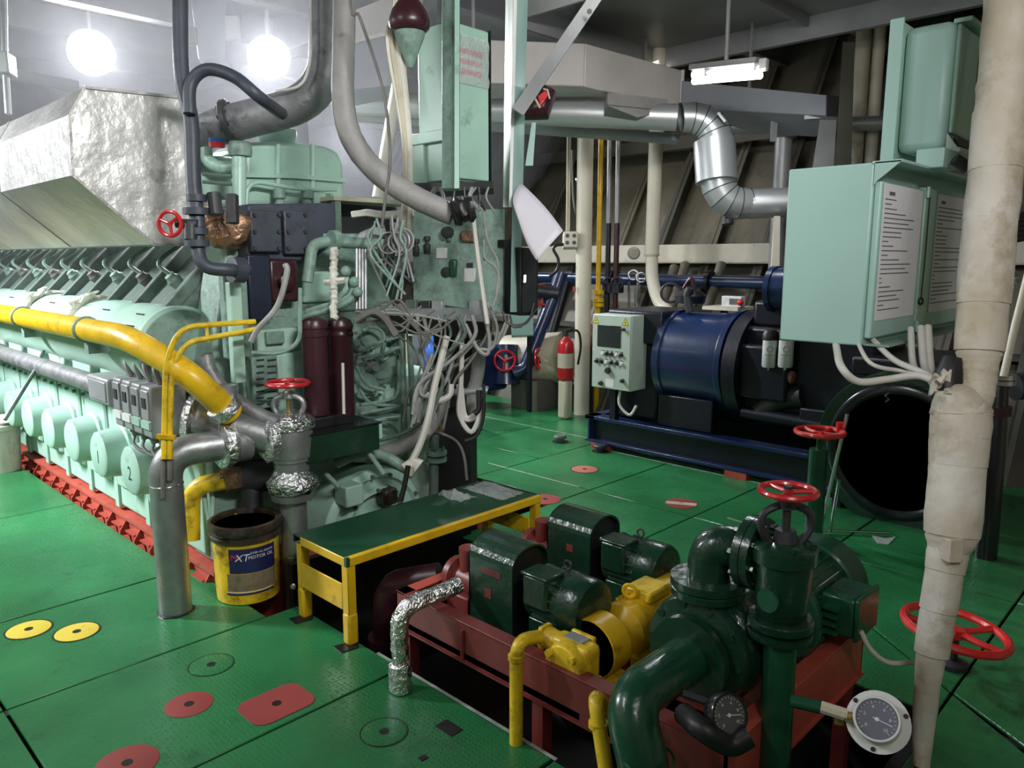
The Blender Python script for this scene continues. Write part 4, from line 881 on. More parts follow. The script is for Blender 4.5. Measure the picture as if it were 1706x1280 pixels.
# steel angle post right of the board with diagonal flat bar
po = E('angle_post', P(858, 200, d=4.05), 'grey steel angle post hanging beside the gauge board, grainy highlight painted down its edge', 'post')
M().prism([P(847, -410, d=4.1), P(868, -410, d=4.0), P(852, 345, d=4.0), P(838, 345, d=4.1)], FW*.012).o('web', 'cabgrey', po)
M().prism([P(868, -410, d=4.0), P(890, -410, d=4.12), P(866, 520, d=4.12), P(850, 520, d=4.0)], FW*.012).o('flange', 'cabmint', po)
M().prism([P(865, -410, d=3.995), P(871, -410, d=3.995), P(853, 345, d=3.995), P(848, 345, d=3.995)], FW*.008).o('highlight_edge', 'white', po)  # white strip paints the grainy highlight along the post
db2 = E('diagonal_brace', P(930, 90, d=3.7), 'pale flat bar bracing diagonally from the deckhead down to the angle post', 'brace')
M().prism([P(1265, -420, d=4.5), P(1285, -420, d=4.5), P(872, 192, d=3.85), P(853, 180, d=3.85)], FW*.015).o('bar', 'steel', db2, bev=.002)
M().lathe([(.001, -.002), (.014, -.002), (.014, .002), (.001, .002)], P(982, 19, d=3.93), FW, 10).o('bolt_hole', 'black', db2)
sh = E('signal_horn', P(890, 175, d=4.2), 'dark maroon signal lamp strapped below the diagonal brace', 'lamp')
M().tube(W(4.15, (868, 185), (900, 180), (912, 150)), .06, 14, rs=[.05, .075, .055]).o('housing', 'maroon', sh)
M().prism([P(896, 160, d=4.05), P(908, 150, d=4.05), P(914, 158, d=4.05), P(900, 178, d=4.05)], FW*.05).o('red_lens', 'red', sh, bev=.004)
M().tube(W(4.02, (880, 152), (892, 165), (900, 180)), .006, 6).tube(W(4.05, (905, 148), (912, 150), (916, 165)), .005, 6).o('wire_strap', 'cream', sh)
al = E('alarm_beacon', P(682, 40, d=3.7), 'dark red bell-shaped alarm beacon at the top beside the tall cabinet', 'lamp')
q = P(682, 36, d=3.65)
M().lathe([(.001, .10), (.05, .095), (.085, .045), (.10, 0), (.095, -.03), (.08, -.045), (.07, -.05), (.001, -.05)], q, (0, 0, 1), 26).o('dome', 'maroon', al)
M().lathe([(.075, -.05), (.07, -.07), (.03, -.17), (.012, -.21), (.001, -.215)], q, (0, 0, 1), 20).o('cone', 'mintdirty', al)
M().cyl(q+V((0, 0, .09)), q+V((0, 0, 1.25)), .02, 10).o('stem', 'cream', al)
# hanging paper sheet
A1, B1, C1, D1 = P(867, 304, d=4.0), P(937, 388, d=3.85), P(894, 434, d=3.8), P(861, 362, d=3.95); m = M(); vs = []; n = 8
for i in range(n+1):
    for j in range(n+1):
        s, t = i/n, j/n; q = (A1*(1-s)+B1*s)*(1-t)+(D1*(1-s)+C1*s)*t
        q += RT*(-.03*sin(pi*t)*(1-s)-.012*sin(pi*s)*(1-t)*-1)+DN*(.03*sin(pi*s)*t)-FW*(.05*sin(pi*(s*.5+t*.5))); vs.append(q)
m.add(vs, [(i*(n+1)+j, (i+1)*(n+1)+j, (i+1)*(n+1)+j+1, i*(n+1)+j+1) for i in range(n) for j in range(n)])
ps = m.o('paper_sheet', 'paperlit'); T(ps, 'blank curled white sheet hanging beside the angle post', 'paper'); so = ps.modifiers.new('thickness', 'SOLIDIFY'); so.thickness = .0015
T(M().prism([P(886, 204, d=4.1), P(893, 204, d=4.1), P(888, 276, d=4.1), P(875, 276, d=4.1)], FW*.01).o('cover_strip', 'cabmint'), 'short pale mint strip hanging under the dark signal lamp', 'strip')
# dark console box
bx = E('console_box', P(865, 460, d=4.1), 'matt black equipment box fixed right of the gauge board', 'box')
a, b = P(840, 412, d=4.12), P(868, 412, d=4.0); c = P(897, 415, d=4.15); dz = V((0, 0, -.36))
M().prism([a, b, c, a+(c-b)], dz).o('body', 'black', bx, bev=.006)
M().prism([b+(c-b)*.08-FW*.004, b+(c-b)*.9-FW*.004, b+(c-b)*.9-FW*.004+dz*.95, b+(c-b)*.08-FW*.004+dz*.95], FW*.006).o('door', 'charcoal', bx)
M().prism([P(873, 458, d=4.0), P(877, 458, d=4.0), P(876, 471, d=4.0), P(872, 471, d=4.0)], FW*.01).o('latch', 'chrome', bx)
M().b2(a+V((0, 0, 0)), a+V((.06, .05, .04))).o('top_gland', 'black', bx)
for pts in (((850, 525), (856, 545), (880, 535), (890, 505)), ((845, 525), (848, 540), (870, 545)), ((838, 520), (845, 538), (872, 540), (895, 515))): M().tube(cat(W(4.05, *pts)), .006, 6).o('cable', 'black', bx)

# ------------------------------------------------------------------ red skid with pumps
sk = E('pump_skid', (2.25, 1.65, 0), 'dark red steel skid frame carrying the green and yellow pumps', 'frame')
def channel(p, q, h, out, name, m='oxidedark', fl=.06):
    "C-section beam: p-q is the outer top edge, flanges turn inwards"
    p = V(p); q = V(q); o = V(out); t = .008; z = V((0, 0, 1))
    M().prism([p, q, q-z*(h+.008), p-z*(h+.008)], -o*t).o(name+'_web', m, sk)
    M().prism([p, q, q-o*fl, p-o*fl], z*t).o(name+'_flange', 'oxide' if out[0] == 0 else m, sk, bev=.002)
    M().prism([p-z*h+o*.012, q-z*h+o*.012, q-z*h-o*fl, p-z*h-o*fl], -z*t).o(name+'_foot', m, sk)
SX0, SX1, SY0, SY1, SZ = 1.80, 2.84, .915, 2.42, .288
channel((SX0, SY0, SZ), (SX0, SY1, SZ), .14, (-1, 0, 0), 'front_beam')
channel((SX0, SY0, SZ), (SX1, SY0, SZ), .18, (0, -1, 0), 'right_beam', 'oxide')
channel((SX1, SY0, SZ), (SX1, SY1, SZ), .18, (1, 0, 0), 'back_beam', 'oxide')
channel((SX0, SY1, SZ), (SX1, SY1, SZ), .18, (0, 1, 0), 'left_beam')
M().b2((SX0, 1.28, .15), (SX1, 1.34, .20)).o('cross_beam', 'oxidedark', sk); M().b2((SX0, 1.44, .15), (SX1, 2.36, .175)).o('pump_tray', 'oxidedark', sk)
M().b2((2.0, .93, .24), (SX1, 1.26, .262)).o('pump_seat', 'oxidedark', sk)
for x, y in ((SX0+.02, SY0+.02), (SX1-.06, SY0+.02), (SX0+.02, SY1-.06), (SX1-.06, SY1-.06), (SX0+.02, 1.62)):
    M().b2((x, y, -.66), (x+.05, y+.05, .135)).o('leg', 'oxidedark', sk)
for y in (1.35, 2.0): M().prism([(SX0-.002, y, .27), (SX0-.002, y+.008, .27), (SX0-.002, y+.008, .15), (SX0-.002, y, .15)], (-.012, 0, 0)).o('web_stiffener', 'oxidedark', sk)
# two red brown lumps (pump bodies, bilge pipe) left of the guards
def guarded(dx, label, nb):
    e = E('screw_pump', (2.08+dx, 1.9, .175), label, 'pump', 'guarded green pumps')
    x0, x1, y0, y1, zb, zt = 1.945+dx, 2.155+dx, 1.89, 2.13, .20, .565
    xc, rr = (x0+x1)/2, (x1-x0)/2; prof = [(x0, zb)]
    for j in range(13): a = pi-pi*j/12; prof.append((xc+rr*cos(a), zt-rr*.72+rr*.72*sin(a)))
    prof.append((x1, zb)); t = .008
    m = M()
    for (a, b) in zip(prof, prof[1:]):
        ia = (xc+(a[0]-xc)*.95, a[1]-.008 if a[1] > zb else a[1]); ib = (xc+(b[0]-xc)*.95, b[1]-.008 if b[1] > zb else b[1])
        m.prism([(a[0], y0, a[1]), (b[0], y0, b[1]), (ib[0], y0, ib[1]), (ia[0], y0, ia[1])], (0, y1-y0, 0))
    m.prism([(x, y1-.006, z) for x, z in prof], (0, .006, 0))
    bm = m.o('coupling_guard', 'pump', e, ang=30)
    M().prism([(xc-rr*.93, y0+.02, zb)]+[(xc+rr*.93*cos(pi-pi*j/10), y0+.02, zt-rr*.72-.01+rr*.66*sin(pi*j/10)) for j in range(11)]+[(xc+rr*.93, y0+.02, zb)], (0, .01, 0)).o('guard_inner_plate', 'black', e)
    M().b2((x0-.02, y0-.01, zb-.014), (x1+.02, y1+.01, zb)).o('guard_foot', 'pump', e)
    if nb:
        M().box((x0-.001, 2.02, .36), (.003, .035, .035)).o('red_mark', 'oxidedark', e); M().box((x0-.001, 2.0, .45), (.003, .10, .022)).o('red_mark', 'oxidedark', e)
    else: M().box((x0-.001, 2.0, .42), (.003, .035, .03)).o('red_mark', 'oxidedark', e)
    zc, mr = .40, .102
    M().lathe([(.001, 0), (.03, 0), (.03, .10), (.001, .1)], (xc, 1.80, zc), (0, 1, 0), 14).o('shaft', 'charcoal', e)
    f = M().lathe([(.001, 0), (mr*1.02, 0), (mr*1.05, .012), (mr, .03), (mr, .16)], (xc, 1.83, zc), (0, -1, 0), 32)
    mo = f.o('motor_body', 'pump', e)
    fn = M()
    for j in range(22):
        a = 2*pi*j/22
        if abs(a-pi/2) < .5: continue
        d = V((cos(a), 0, sin(a))); q = V((xc, 0, zc))+d*(mr+.003); fn.box((q.x, 1.735, q.z), (.004, .12, .016), (d.cross(V((0, 1, 0))), V((0, 1, 0)), d))
    stuff(fn.o('cooling_fins', 'pump', mo))
    M().lathe([(mr*1.05, 0), (mr*1.1, .005), (mr*1.1, .085), (mr*1.02, .10), (mr*.6, .108), (.001, .108)], (xc, 1.68, zc), (0, -1, 0), 32).o('fan_cover', 'pump', e)
    M().b2((x0-.01, 1.71, zc-.02), (xc-.02, 1.83, zc+.105)).o('terminal_box', 'pump', e, bev=.012)
    M().b2((x0-.014, 1.705, zc+.10), (xc-.015, 1.835, zc+.115)).o('terminal_box_lid', 'pump', e, bev=.006)
    M().torus((xc+.03, 1.73, zc+mr+.02), (1, 0, 0), .016, .005, 14, 6).o('lifting_eye', 'charcoal', e)
    for s_ in (-1, 1): M().b2((xc+s_*.07-.02, 1.68, .175), (xc+s_*.07+.02, 1.82, zc-.07)).o('motor_foot', 'pump', e, bev=.006)
    M().lathe([(.08, 0), (.08, .04), (.06, .05), (.055, .16), (.08, .17), (.08, .2), (.05, .21), (.001, .21)], (xc, 2.13, zc-.08), (0, 1, 0), 20).o('pump_body', 'oxidedark', e, ang=25)
    M().b2((xc-.08, 2.16, .175), (xc+.08, 2.30, zc-.12)).o('pump_foot', 'oxidedark', e, bev=.01)
    M().tube([(xc, 2.24, zc-.05), (xc, 2.24, zc+.06)], .04, 14, rs=[.04, .045]).o('outlet', 'oxidedark', e)
guarded(0, 'dark green guarded pump and motor nearest the foil pipe', True)
guarded(.47, 'dark green guarded pump and motor farther back, beside the open green floor', False)
rb = E('bilge_pipe', (2.05, 2.55, .2), 'rust red grimy pipe stump under the step bench', 'pipe')
M().tube(fil([(2.0, 2.75, -.3), (2.0, 2.75, .15), (2.15, 2.55, .2)], .1), .07, 14, jit=.05).o('pipe', 'maroon', rb)
M().lathe([(.065, -.02), (.10, -.02), (.10, .02), (.065, .02)], (2.0, 2.75, -.12), (0, 0, 1), 18).o('flange', 'maroon', rb)

# yellow gear pump with motor
yp2 = E('gear_pump', (2.2, 1.55, .17), 'bright yellow gear pump and motor with an open coupling ring', 'pump')
yy, zz = 1.535, .308
M().lathe([(.001, 0), (.075, 0), (.082, .02), (.082, .06), (.001, .06)], (1.93, yy, zz-.01), (1, 0, 0), 26).o('pump_cover', 'yellowdirty', yp2, bev=.004)
M().b2((1.96, yy-.085, zz-.095), (2.04, yy+.085, zz+.07)).o('pump_body', 'yellowdirty', yp2, bev=.022, seg=3)
M().tube([(1.955, yy+.12, zz-.045), (1.955, yy+.10, zz-.05), (1.955, yy-.11, zz-.09)], .042, 16, rs=[.024, .042, .045]).o('relief_valve', 'yellowdirty', yp2)
M().tube([(1.955, yy+.155, zz-.04), (1.955, yy+.118, zz-.045)], .03, 14, rs=[.022, .03]).o('relief_cap', 'yellowdirty', yp2)
M().tube([(2.0, yy+.05, zz+.03), (2.0, yy+.13, zz+.03)], .038, 14).tube([(2.0, yy+.13, zz+.03), (2.0, yy+.145, zz+.03)], .048, 6).o('inlet_union', 'yellowdirty', yp2)
M().tube([(2.0, yy-.08, zz-.06), (2.0, yy-.15, zz-.10)], .036, 14).tube([(1.99, yy-.13, zz-.085), (1.98, yy-.17, zz-.115)], .046, 8).o('outlet_union', 'yellowdirty', yp2)
M().b2((1.985, yy-.04, zz+.068), (2.03, yy+.04, zz+.074)).o('grey_nameplate', 'steel', yp2)
bb = M()
for a, b in ((-.05, .04), (.05, .03), (.0, -.02), (-.06, -.04)): bb.cyl((1.93, yy+a, zz+b), (1.912, yy+a, zz+b), .014, 6)
stuff(bb.o('cover_bolts', 'yellowdirty', yp2))
M().lathe([(.001, 0), (.045, 0), (.05, .04), (.05, .07), (.001, .07)], (2.04, yy, zz), (1, 0, 0), 18).o('coupling', 'black', yp2)
M().b2((2.035, yy-.05, zz+.02), (2.055, yy+.05, zz+.075)).o('bearing_bracket', 'yellowdirty', yp2, bev=.006)
t_ = M().lathe([(.100, 0), (.106, 0), (.106, .095), (.100, .095), (.100, 0)], (2.085, yy, zz), (1, 0, 0), 36, a0=0, a1=2*pi).o('coupling_ring', 'yellow', yp2)
M().b2((2.085, yy-.10, zz-.16), (2.18, yy-.05, zz-.085)).o('ring_foot', 'yellow', yp2, bev=.006)
M().lathe([(.001, 0), (.04, 0), (.04, .06), (.075, .08), (.098, .10), (.102, .13), (.098, .15), (.098, .36), (.001, .36)], (2.17, yy, zz), (1, 0, 0), 34).o('motor_body', 'yellow', yp2)
fn = M()
for j in range(26):
    a = 2*pi*j/26
    if abs(a-2.0) < .45: continue
    d = V((0, cos(a), sin(a))); fn.box((2.435, yy+d.y*.103, zz+d.z*.103), (.19, .004, .02), (V((1, 0, 0)), d.cross(V((1, 0, 0))), d))
stuff(fn.o('cooling_fins', 'yellow', yp2))
M().lathe([(.102, 0), (.112, .006), (.112, .10), (.09, .115), (.001, .118)], (2.525, yy, zz), (1, 0, 0), 30).o('fan_cover', 'yellow', yp2)
M().b2((2.36, yy-.06, zz+.085), (2.50, yy+.06, zz+.13)).o('terminal_box', 'yellowdirty', yp2, bev=.01)
M().b2((2.40, yy-.10, zz+.055), (2.47, yy-.085, zz+.09)).o('dark_nameplate', 'charcoal', yp2)
M().torus((2.34, yy+.02, zz+.125), (1, .3, 0), .024, .008, 18, 6).o('lifting_eye', 'yellow', yp2)
for lo, hi in (((2.25, yy-.09, .176), (2.5, yy-.05, zz-.07)), ((2.25, yy+.05, .176), (2.5, yy+.09, zz-.07)), ((1.97, yy-.05, .176), (2.03, yy+.05, zz-.08))): M().b2(lo, hi).o('foot', 'yellowdirty', yp2, bev=.005)
yp2.location.x -= .11; yp2.location.z -= .008
g1 = P(860, 1238, Z=0); q1 = P(868, 1085, X=g1.x)
l1 = T(M().tube(fil([(g1.x, g1.y, -.2), (g1.x, g1.y, q1.z+.03), (1.89, yy+.14, zz+.022)], .07, 7), .0235, 14).o('yellow_inlet_pipe', 'yellowdirty'), 'thin yellow pipe from the floor to the gear pump, the one nearer the foil pipe', 'pipe')
M().lathe([(.024, -.01), (.029, -.008), (.029, .008), (.024, .01)], (g1.x, g1.y, q1.z-.03), (0, 0, 1), 14).o('weld_ring', 'yellowdirty', l1)
g2 = P(1012, 1300, d=2.25); q2 = P(990, 1168, d=2.32)
l2 = T(M().tube(fil([(g2.x+.02, g2.y, -.2), g2, q2+V((0, 0, .02)), (1.865, yy-.175, zz-.125)], .05, 7), .023, 14).o('yellow_outlet_pipe', 'yellowdirty'), 'thin yellow pipe from the gear pump down beside the big green suction bend', 'pipe')
M().lathe([(.024, -.01), (.030, -.008), (.030, .008), (.024, .01)], q2*.7+g2*.3, (0, 0, 1), 14).o('weld_ring', 'yellowdirty', l2)

# big dark green centrifugal pump, axis along x
cp = E('centrifugal_pump', (2.1, 1.12, .25), 'large glossy dark green centrifugal pump with a flanged volute and motor', 'pump')
py, pz = 1.12, .457
M().lathe([(.001, -.03), (.11, -.03), (.115, -.01), (.165, 0), (.172, .015), (.172, .03), (.16, .035), (.175, .06), (.185, .11), (.17, .16), (.12, .19), (.09, .26), (.10, .28), (.10, .33), (.001, .33)], (1.96, py, pz), (1, 0, 0), 44).o('volute', 'pump', cp)
vol = [V((2.06, py+(.10+.02*sin(a))*cos(a), pz+(.11)*sin(a))) for a in [i*.42-.6 for i in range(14)]]
M().tube(vol, .085, 14, rs=[.055+.0035*i for i in range(14)]).o('volute_scroll', 'pump', cp)
bb = M()
for i in range(10): a = 2*pi*i/10; bb.cyl((1.972, py+.148*cos(a), pz+.148*sin(a)), (1.95, py+.148*cos(a), pz+.148*sin(a)), .013, 6)
stuff(bb.o('volute_bolts', 'pump', cp))
dz = P(1178, 978, Y=1.12)
dc = V((2.04, 1.13, 0))
M().tube([(2.05, 1.13, .52), (dc.x, dc.y, .62)], .075, 18, rs=[.09, .07]).o('outlet_neck', 'pump', cp)
flange(cp, (dc.x, dc.y, .632), (0, 0, 1), .115, .026, 'pump', 8, 'outlet_flange')
M().lathe([(.001, 0), (.045, 0), (.05, .1), (.06, .22), (.09, .26), (.13, .28), (.13, .31), (.001, .31)], (2.26, py, pz), (1, 0, 0), 26).o('bearing_lantern', 'pump', cp)
mz = pz-.03
mo = M().lathe([(.001, 0), (.16, 0), (.168, .01), (.168, .03), (.150, .04), (.150, .30), (.001, .30)], (2.42, py-.03, mz), (1, 0, 0), 36).o('motor_body', 'pumpmid', cp)
fn = M()
for j in range(34):
    a = 2*pi*j/34; d = V((0, cos(a), sin(a))); fn.box((2.59, py-.03+d.y*.158, mz+d.z*.158), (.25, .004, .022), (V((1, 0, 0)), d.cross(V((1, 0, 0))), d))
stuff(fn.o('cooling_fins', 'pumpmid', mo))
M().lathe([(.17, 0), (.178, .008), (.178, .13), (.15, .15), (.001, .152)], (2.715, py-.03, mz), (1, 0, 0), 34).o('fan_cover', 'pumpmid', cp)
M().b2((2.5, py-.28, mz-.04), (2.68, py-.16, mz+.10)).o('terminal_box', 'pumpmid', cp, bev=.012)
M().b2((2.495, py-.295, mz-.045), (2.685, py-.28, mz+.105)).o('terminal_box_lid', 'pumpmid', cp, bev=.006)
for i in range(4): M().b2((2.47, py-.235, mz-.03+i*.028), (2.502, py-.18, mz-.018+i*.028)).o('terminal_box_rib', 'pumpmid', cp)
for lo, hi in (((2.45, py-.15, .262), (2.7, py-.08, mz-.11)), ((2.45, py+.05, .262), (2.7, py+.1, mz-.11)), ((2.02, py-.08, .262), (2.14, py+.08, pz-.14))): M().b2(lo, hi).o('foot', 'pump', cp, bev=.008)
M().box((2.55, py-.165, mz+.125), (.09, .004, .06), (V((1, 0, 0)), V((0, .75, .66)), V((0, -.66, .75)))).o('nameplate', 'steel', cp)
# suction bend
sb = E('suction_bend', (1.74, 1.12, 0), 'glossy green suction bend dropping from the front of the centrifugal pump', 'pipe')
e0 = V((1.93, 1.12, .445)); e1 = P(1078, 1290, d=2.06)
M().tube(fil([e0, (e1.x+.01, 1.115, .45), (e1.x, e1.y, e1.z), e1+V((0, 0, -.5))], .19, 10), .070, 24, rs=None).o('pipe', 'pumpmid', sb)
M().torus(e1+V((0, 0, .05)), (0, 0, 1), .0705, .004, 28, 6).o('weld_seam', 'pumpmid', sb)
M().lathe([(.065, -.012), (.13, -.012), (.133, .012), (.065, .012)], (1.925, 1.12, .445), (1, 0, 0), 32).o('flange', 'pump', sb)
# discharge bend
db_ = E('discharge_bend', (dc.x, dc.y, .69), 'dark green flanged discharge elbow between the pump top and the globe valve', 'pipe')
M().lathe([(.06, -.012), (.115, -.012), (.115, .012), (.06, .012)], (dc.x, dc.y, .661), (0, 0, 1), 30).o('lower_flange', 'pump', db_)
M().tube(fil([(dc.x, dc.y, .66), (dc.x+.01, dc.y, .775), (2.085, 1.01, .775)], .11, 8), .066, 20).o('elbow', 'pump', db_)
for y, nm in ((1.012, 'upper_flange'), (.985, 'valve_side_flange')): 
    f = M().lathe([(.06, -.012), (.11, -.012), (.11, .012), (.06, .012)], (2.08, y, .775), (0, 1, 0), 30).o(nm, 'pump', db_)
stuff(bolts(bolts(M(), (2.08, 1.024, .775), (0, 1, 0), .09, 8, .011, .016), (2.08, .973, .775), (0, -1, 0), .09, 8, .011, .016).o('flange_bolts', 'pump', db_))
# globe valve with red wheel
gv = E('globe_valve', (2.06, .885, 0), 'dark green globe valve with a red handwheel on a green upright pipe', 'valve')
gx_, gy_ = 2.055, .897
M().lathe([(.05, .60), (.072, .625), (.076, .68), (.080, .73), (.082, .765), (.082, .785), (.092, .79), (.092, .83), (.082, .838), (.05, .842), (.001, .85)], (gx_, gy_, 0), (0, 0, 1), 34).o('body', 'pump', gv)
M().tube([(gx_+.02, .985, .775), (gx_, gy_, .72)], .07, 18, rs=[.066, .07]).o('inlet', 'pump', gv)
M().lathe([(.04, 0), (.092, .004), (.094, .012), (.094, .026), (.09, .03), (.04, .03)], (gx_, gy_, .585), (0, 0, 1), 32).o('outlet_flange', 'pump', gv)
M().lathe([(.001, 0), (.03, .002), (.034, .012), (.034, .02), (.001, .02)], (gx_-.07, gy_+.0, .69), (-1, .15, 0), 18).o('side_plug', 'pumpmid', gv)
yk = M()
for s in (-1, 1):
    yk.tube(cat([(gx_+s*.032, gy_-s*.032, .84), (gx_+s*.050, gy_-s*.050, .885), (gx_+s*.046, gy_-s*.046, .93), (gx_+s*.014, gy_-s*.014, .955)]), .012, 8)
yk.lathe([(.001, .945), (.026, .945), (.026, .968), (.001, .97)], (gx_, gy_, 0), (0, 0, 1), 14).o('yoke', 'charcoal', gv)
M().cyl((gx_, gy_, .84), (gx_, gy_, 1.01), .012, 10).o('stem', 'charcoal', gv)
M().lathe([(.001, .845), (.035, .845), (.028, .88), (.001, .885)], (gx_, gy_, 0), (0, 0, 1), 12).o('gland', 'charcoal', gv)
wheel((gx_, gy_, .995), (0, 0, 1), .086, .0095, 'red', gv, 3, .002, .7)
stuff(bolts(M(), (gx_, gy_, .838), (0, 0, 1), .078, 6, .009, .014).o('bonnet_bolts', 'pump', gv))
vp2 = E('green_upright_pipe', (gx_, gy_, 0), 'mid green upright pipe below the globe valve in front of the red skid corner', 'pipe')
f0_ = V((gx_-.012, gy_-.012, 0))
M().tube([(gx_-.015, gy_-.02, -.66), (gx_-.005, gy_-.005, .57)], .047, 20).o('pipe', 'pumpmid', vp2)
M().lathe([(.045, 0), (.088, .002), (.092, .01), (.092, .024), (.045, .028)], (gx_, gy_, .552), (0, 0, 1), 32).o('flange', 'pump', vp2)
M().tube(W(1.98, (1318, 1168), (1372, 1180, 1.94)), .016, 12).o('gauge_branch', 'pumpmid', vp2)
# pressure gauges
def gauge(c, n, rr, label, face, case, plate_=None):
    n = V(n).normalized(); e = E('pressure_gauge', c, label, 'gauge')
    if plate_: M().lathe([(.001, -.034), (plate_, -.034), (plate_, -.030), (.001, -.030)], c, n, 32).o('back_plate', 'white', e)
    M().lathe([(.001, -.03), (rr*.97, -.03), (rr, -.026), (rr, .004), (rr*.97, .008), (rr*.88, .008), (rr*.88, .0), (.001, 0)], c, n, 36).o('case', case, e)
    M().lathe([(.001, .001), (rr*.87, .001), (rr*.87, .0015), (.001, .0015)], c, n, 32).o('dial_face', face, e)
    M().lathe([(.001, .005), (rr*.87, .005), (.001, .0055)], c, n, 32).o('glass', 'glass', e)
    x, y, z = frame(n); up = y if y.z > 0 else -y; rt = up.cross(n)
    pm = 'inkwhite'
    tk = M()
    for i in range(21):
        a = -2.3+4.6*i/20; d = up*cos(a)+rt*sin(a); k = .14 if i % 4 == 0 else .08
        tk.bar(c+d*rr*.80+n*.002, c+d*rr*(.80-k)+n*.002, rr*.02, .0006, n)
    stuff(tk.o('dial_marks', pm, e))
    a = 1.75; d = up*cos(a)+rt*sin(a); M().bar(c-d*rr*.18+n*.0028, c+d*rr*.68+n*.0028, rr*.035, .0008, n).o('needle', pm, e)
    M().lathe([(.001, .0025), (rr*.09, .0025), (rr*.09, .0036), (.001, .0036)], c, n, 12).o('needle_hub', pm, e)
    for i, s in enumerate(('0', '2', '4', '6', '8', '10')):
        a = -2.3+4.6*i/5; d = up*cos(a)+rt*sin(a); text(s, rr*.2, pm, e, c+d*rr*.54+n*.002, rt, up, 'dial_number', .0002)
    return e
c1 = P(1461, 1199, d=1.86); n1 = ((EYE-c1).normalized()+V((0, 0, .25))-RT*.12)
ga = gauge(c1, n1, .054, 'round pressure gauge with a dark dial and white flanged case', 'dial', 'white', .074)
bb = M(); x, y, z = frame(n1)
for i in range(3): a = .5+2.1*i; q = c1+(x*cos(a)+y*sin(a))*.066-z*.0295; bb.cyl(q, q+z*.002, .006, 8)
stuff(bb.o('plate_holes', 'black', ga))
M().tube(W(1.93, (1368, 1178), (1412, 1192, 1.90)), .0155, 8).o('hex_fitting', 'cream', ga)
M().tube(W(1.92, (1405, 1192, 1.9), (1440, 1200, 1.90)), .012, 10).tube(W(1.93, (1398, 1195), (1398, 1206)), .012, 8).o('stem', 'brass', ga)
c2 = P(1214, 1192, d=1.96); n2 = ((EYE-c2).normalized()*.9+RT*.55-V((0, 0, .1)))
gb2 = gauge(c2, n2, .056, 'black-cased pressure gauge half turned away beside the suction bend', 'screen', 'blackgloss')
M().tube(W(2.05, (1138, 1155, 2.08), (1185, 1172)), .010, 8).o('stem', 'charcoal', gb2)
M().tube(cat(W(1.95, (1140, 1190, 2.05), (1170, 1215), (1215, 1240), (1248, 1225))), .03, 10).o('siphon', 'black', gb2)
T(M().tube(cat(W(2.55, (1434, 1052), (1450, 1082), (1480, 1104), (1528, 1104))), .0085, 8).o('hose_end', 'cablewhite'), 'short pale hose curling beside the red skid corner', 'hose')

# ------------------------------------------------------------------ right foreground: wrapped pipe, control cabinets, handwheels
wp = E('wrapped_pipe', (2.62, .62, 0), 'canvas-wrapped pipe running floor to deckhead at the right, torn open at mid height', 'pipe')
ctr = [(1535, 1275, .024), (1538, 1220, .032), (1546, 1130, .037), (1556, 1060, .047), (1566, 1000, .050), (1577, 930, .052), (1586, 890, .075), (1592, 820, .074), (1598, 740, .079), (1601, 695, .083), (1602, 676, .083), (1620, 664, .060), (1626, 640, .056), (1629, 610, .056), (1632, 575, .066), (1640, 480, .074), (1648, 380, .068), (1658, 300, .072), (1666, 200, .073), (1676, 100, .074), (1687, -20, .075), (1697, -130, .075)]
pts = []; rs = []
for i, (x, y, r_) in enumerate(ctr): pts.append(P(x, y, d=2.42 if y > 1200 else 2.38)); rs.append(r_)
dense = []; dr = []
for i in range(len(pts)-1):
    for k in range(7): t = k/7; dense.append(pts[i].lerp(pts[i+1], t)); dr.append((rs[i]*(1-t)+rs[i+1]*t)*(1+R.uniform(-.02, .02)+(.03 if (i*7+k) % 5 == 0 else 0)))
M().tube(dense, .05, 22, rs=dr, jit=.018).o('canvas_wrap', 'wrap', wp, ang=50)
M().tube([P(1535, 1262, d=2.42), P(1533, 1300, d=2.42), V((P(1533, 1290, d=2.42).x, P(1533, 1290, d=2.42).y, -.1))], .022, 12).o('bare_pipe_end', 'copper', wp)
for y, dx, x in ((925, .012, 1584), (705, .01, 1598), (745, .01, 1598), (785, 0, 1596), (560, .012, 1630), (430, .012, 1645), (470, 0, 1641), (372, 0, 1649), (312, .01, 1658), (340, 0, 1653), (835, .01, 1592), (865, 0, 1590), (990, 0, 1567), (1060, 0, 1556), (240, 0, 1663)):
    q = P(x, y, d=2.38); i = min(range(len(dense)), key=lambda k: (dense[k]-q).length)
    M().tube([dense[max(0, i-3)], dense[i], dense[min(len(dense)-1, i+4)]], .05, 22, rs=[dr[i]*1.035, dr[i]*1.07, dr[i]*1.045], jit=.02).o('wrap_band', 'wrap', wp, ang=50)
M().prism([P(1583, 900, d=2.29), P(1607, 898, d=2.3), P(1604, 939, d=2.3), P(1582, 939, d=2.29)], FW*.06).o('loose_flap', 'wrap', wp, bev=.004)
m = M()
for i in range(9):
    q = P(1565+R.uniform(-10, 14), 640+R.uniform(-22, 22), d=2.29); m.tube([q, q+V((R.uniform(-.03, .03), R.uniform(-.02, .02), R.uniform(-.03, .04)))], .008, 5, rs=[.012, .003], jit=.3)
m.o('torn_shreds', 'wrap', wp)
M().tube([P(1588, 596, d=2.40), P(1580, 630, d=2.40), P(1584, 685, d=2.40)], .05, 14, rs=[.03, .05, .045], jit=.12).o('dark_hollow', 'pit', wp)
q = P(1601, 676, d=2.38); m = M(); n = 26; vs = []
for i in range(n):
    a = 2*pi*i/n; up = R.uniform(-.01, .028); r1_, r2_ = .086, .084+R.uniform(-.01, .006)
    vs += [q+V((cos(a)*r1_, sin(a)*r1_, -.03)), q+V((cos(a)*r2_, sin(a)*r2_, up))]
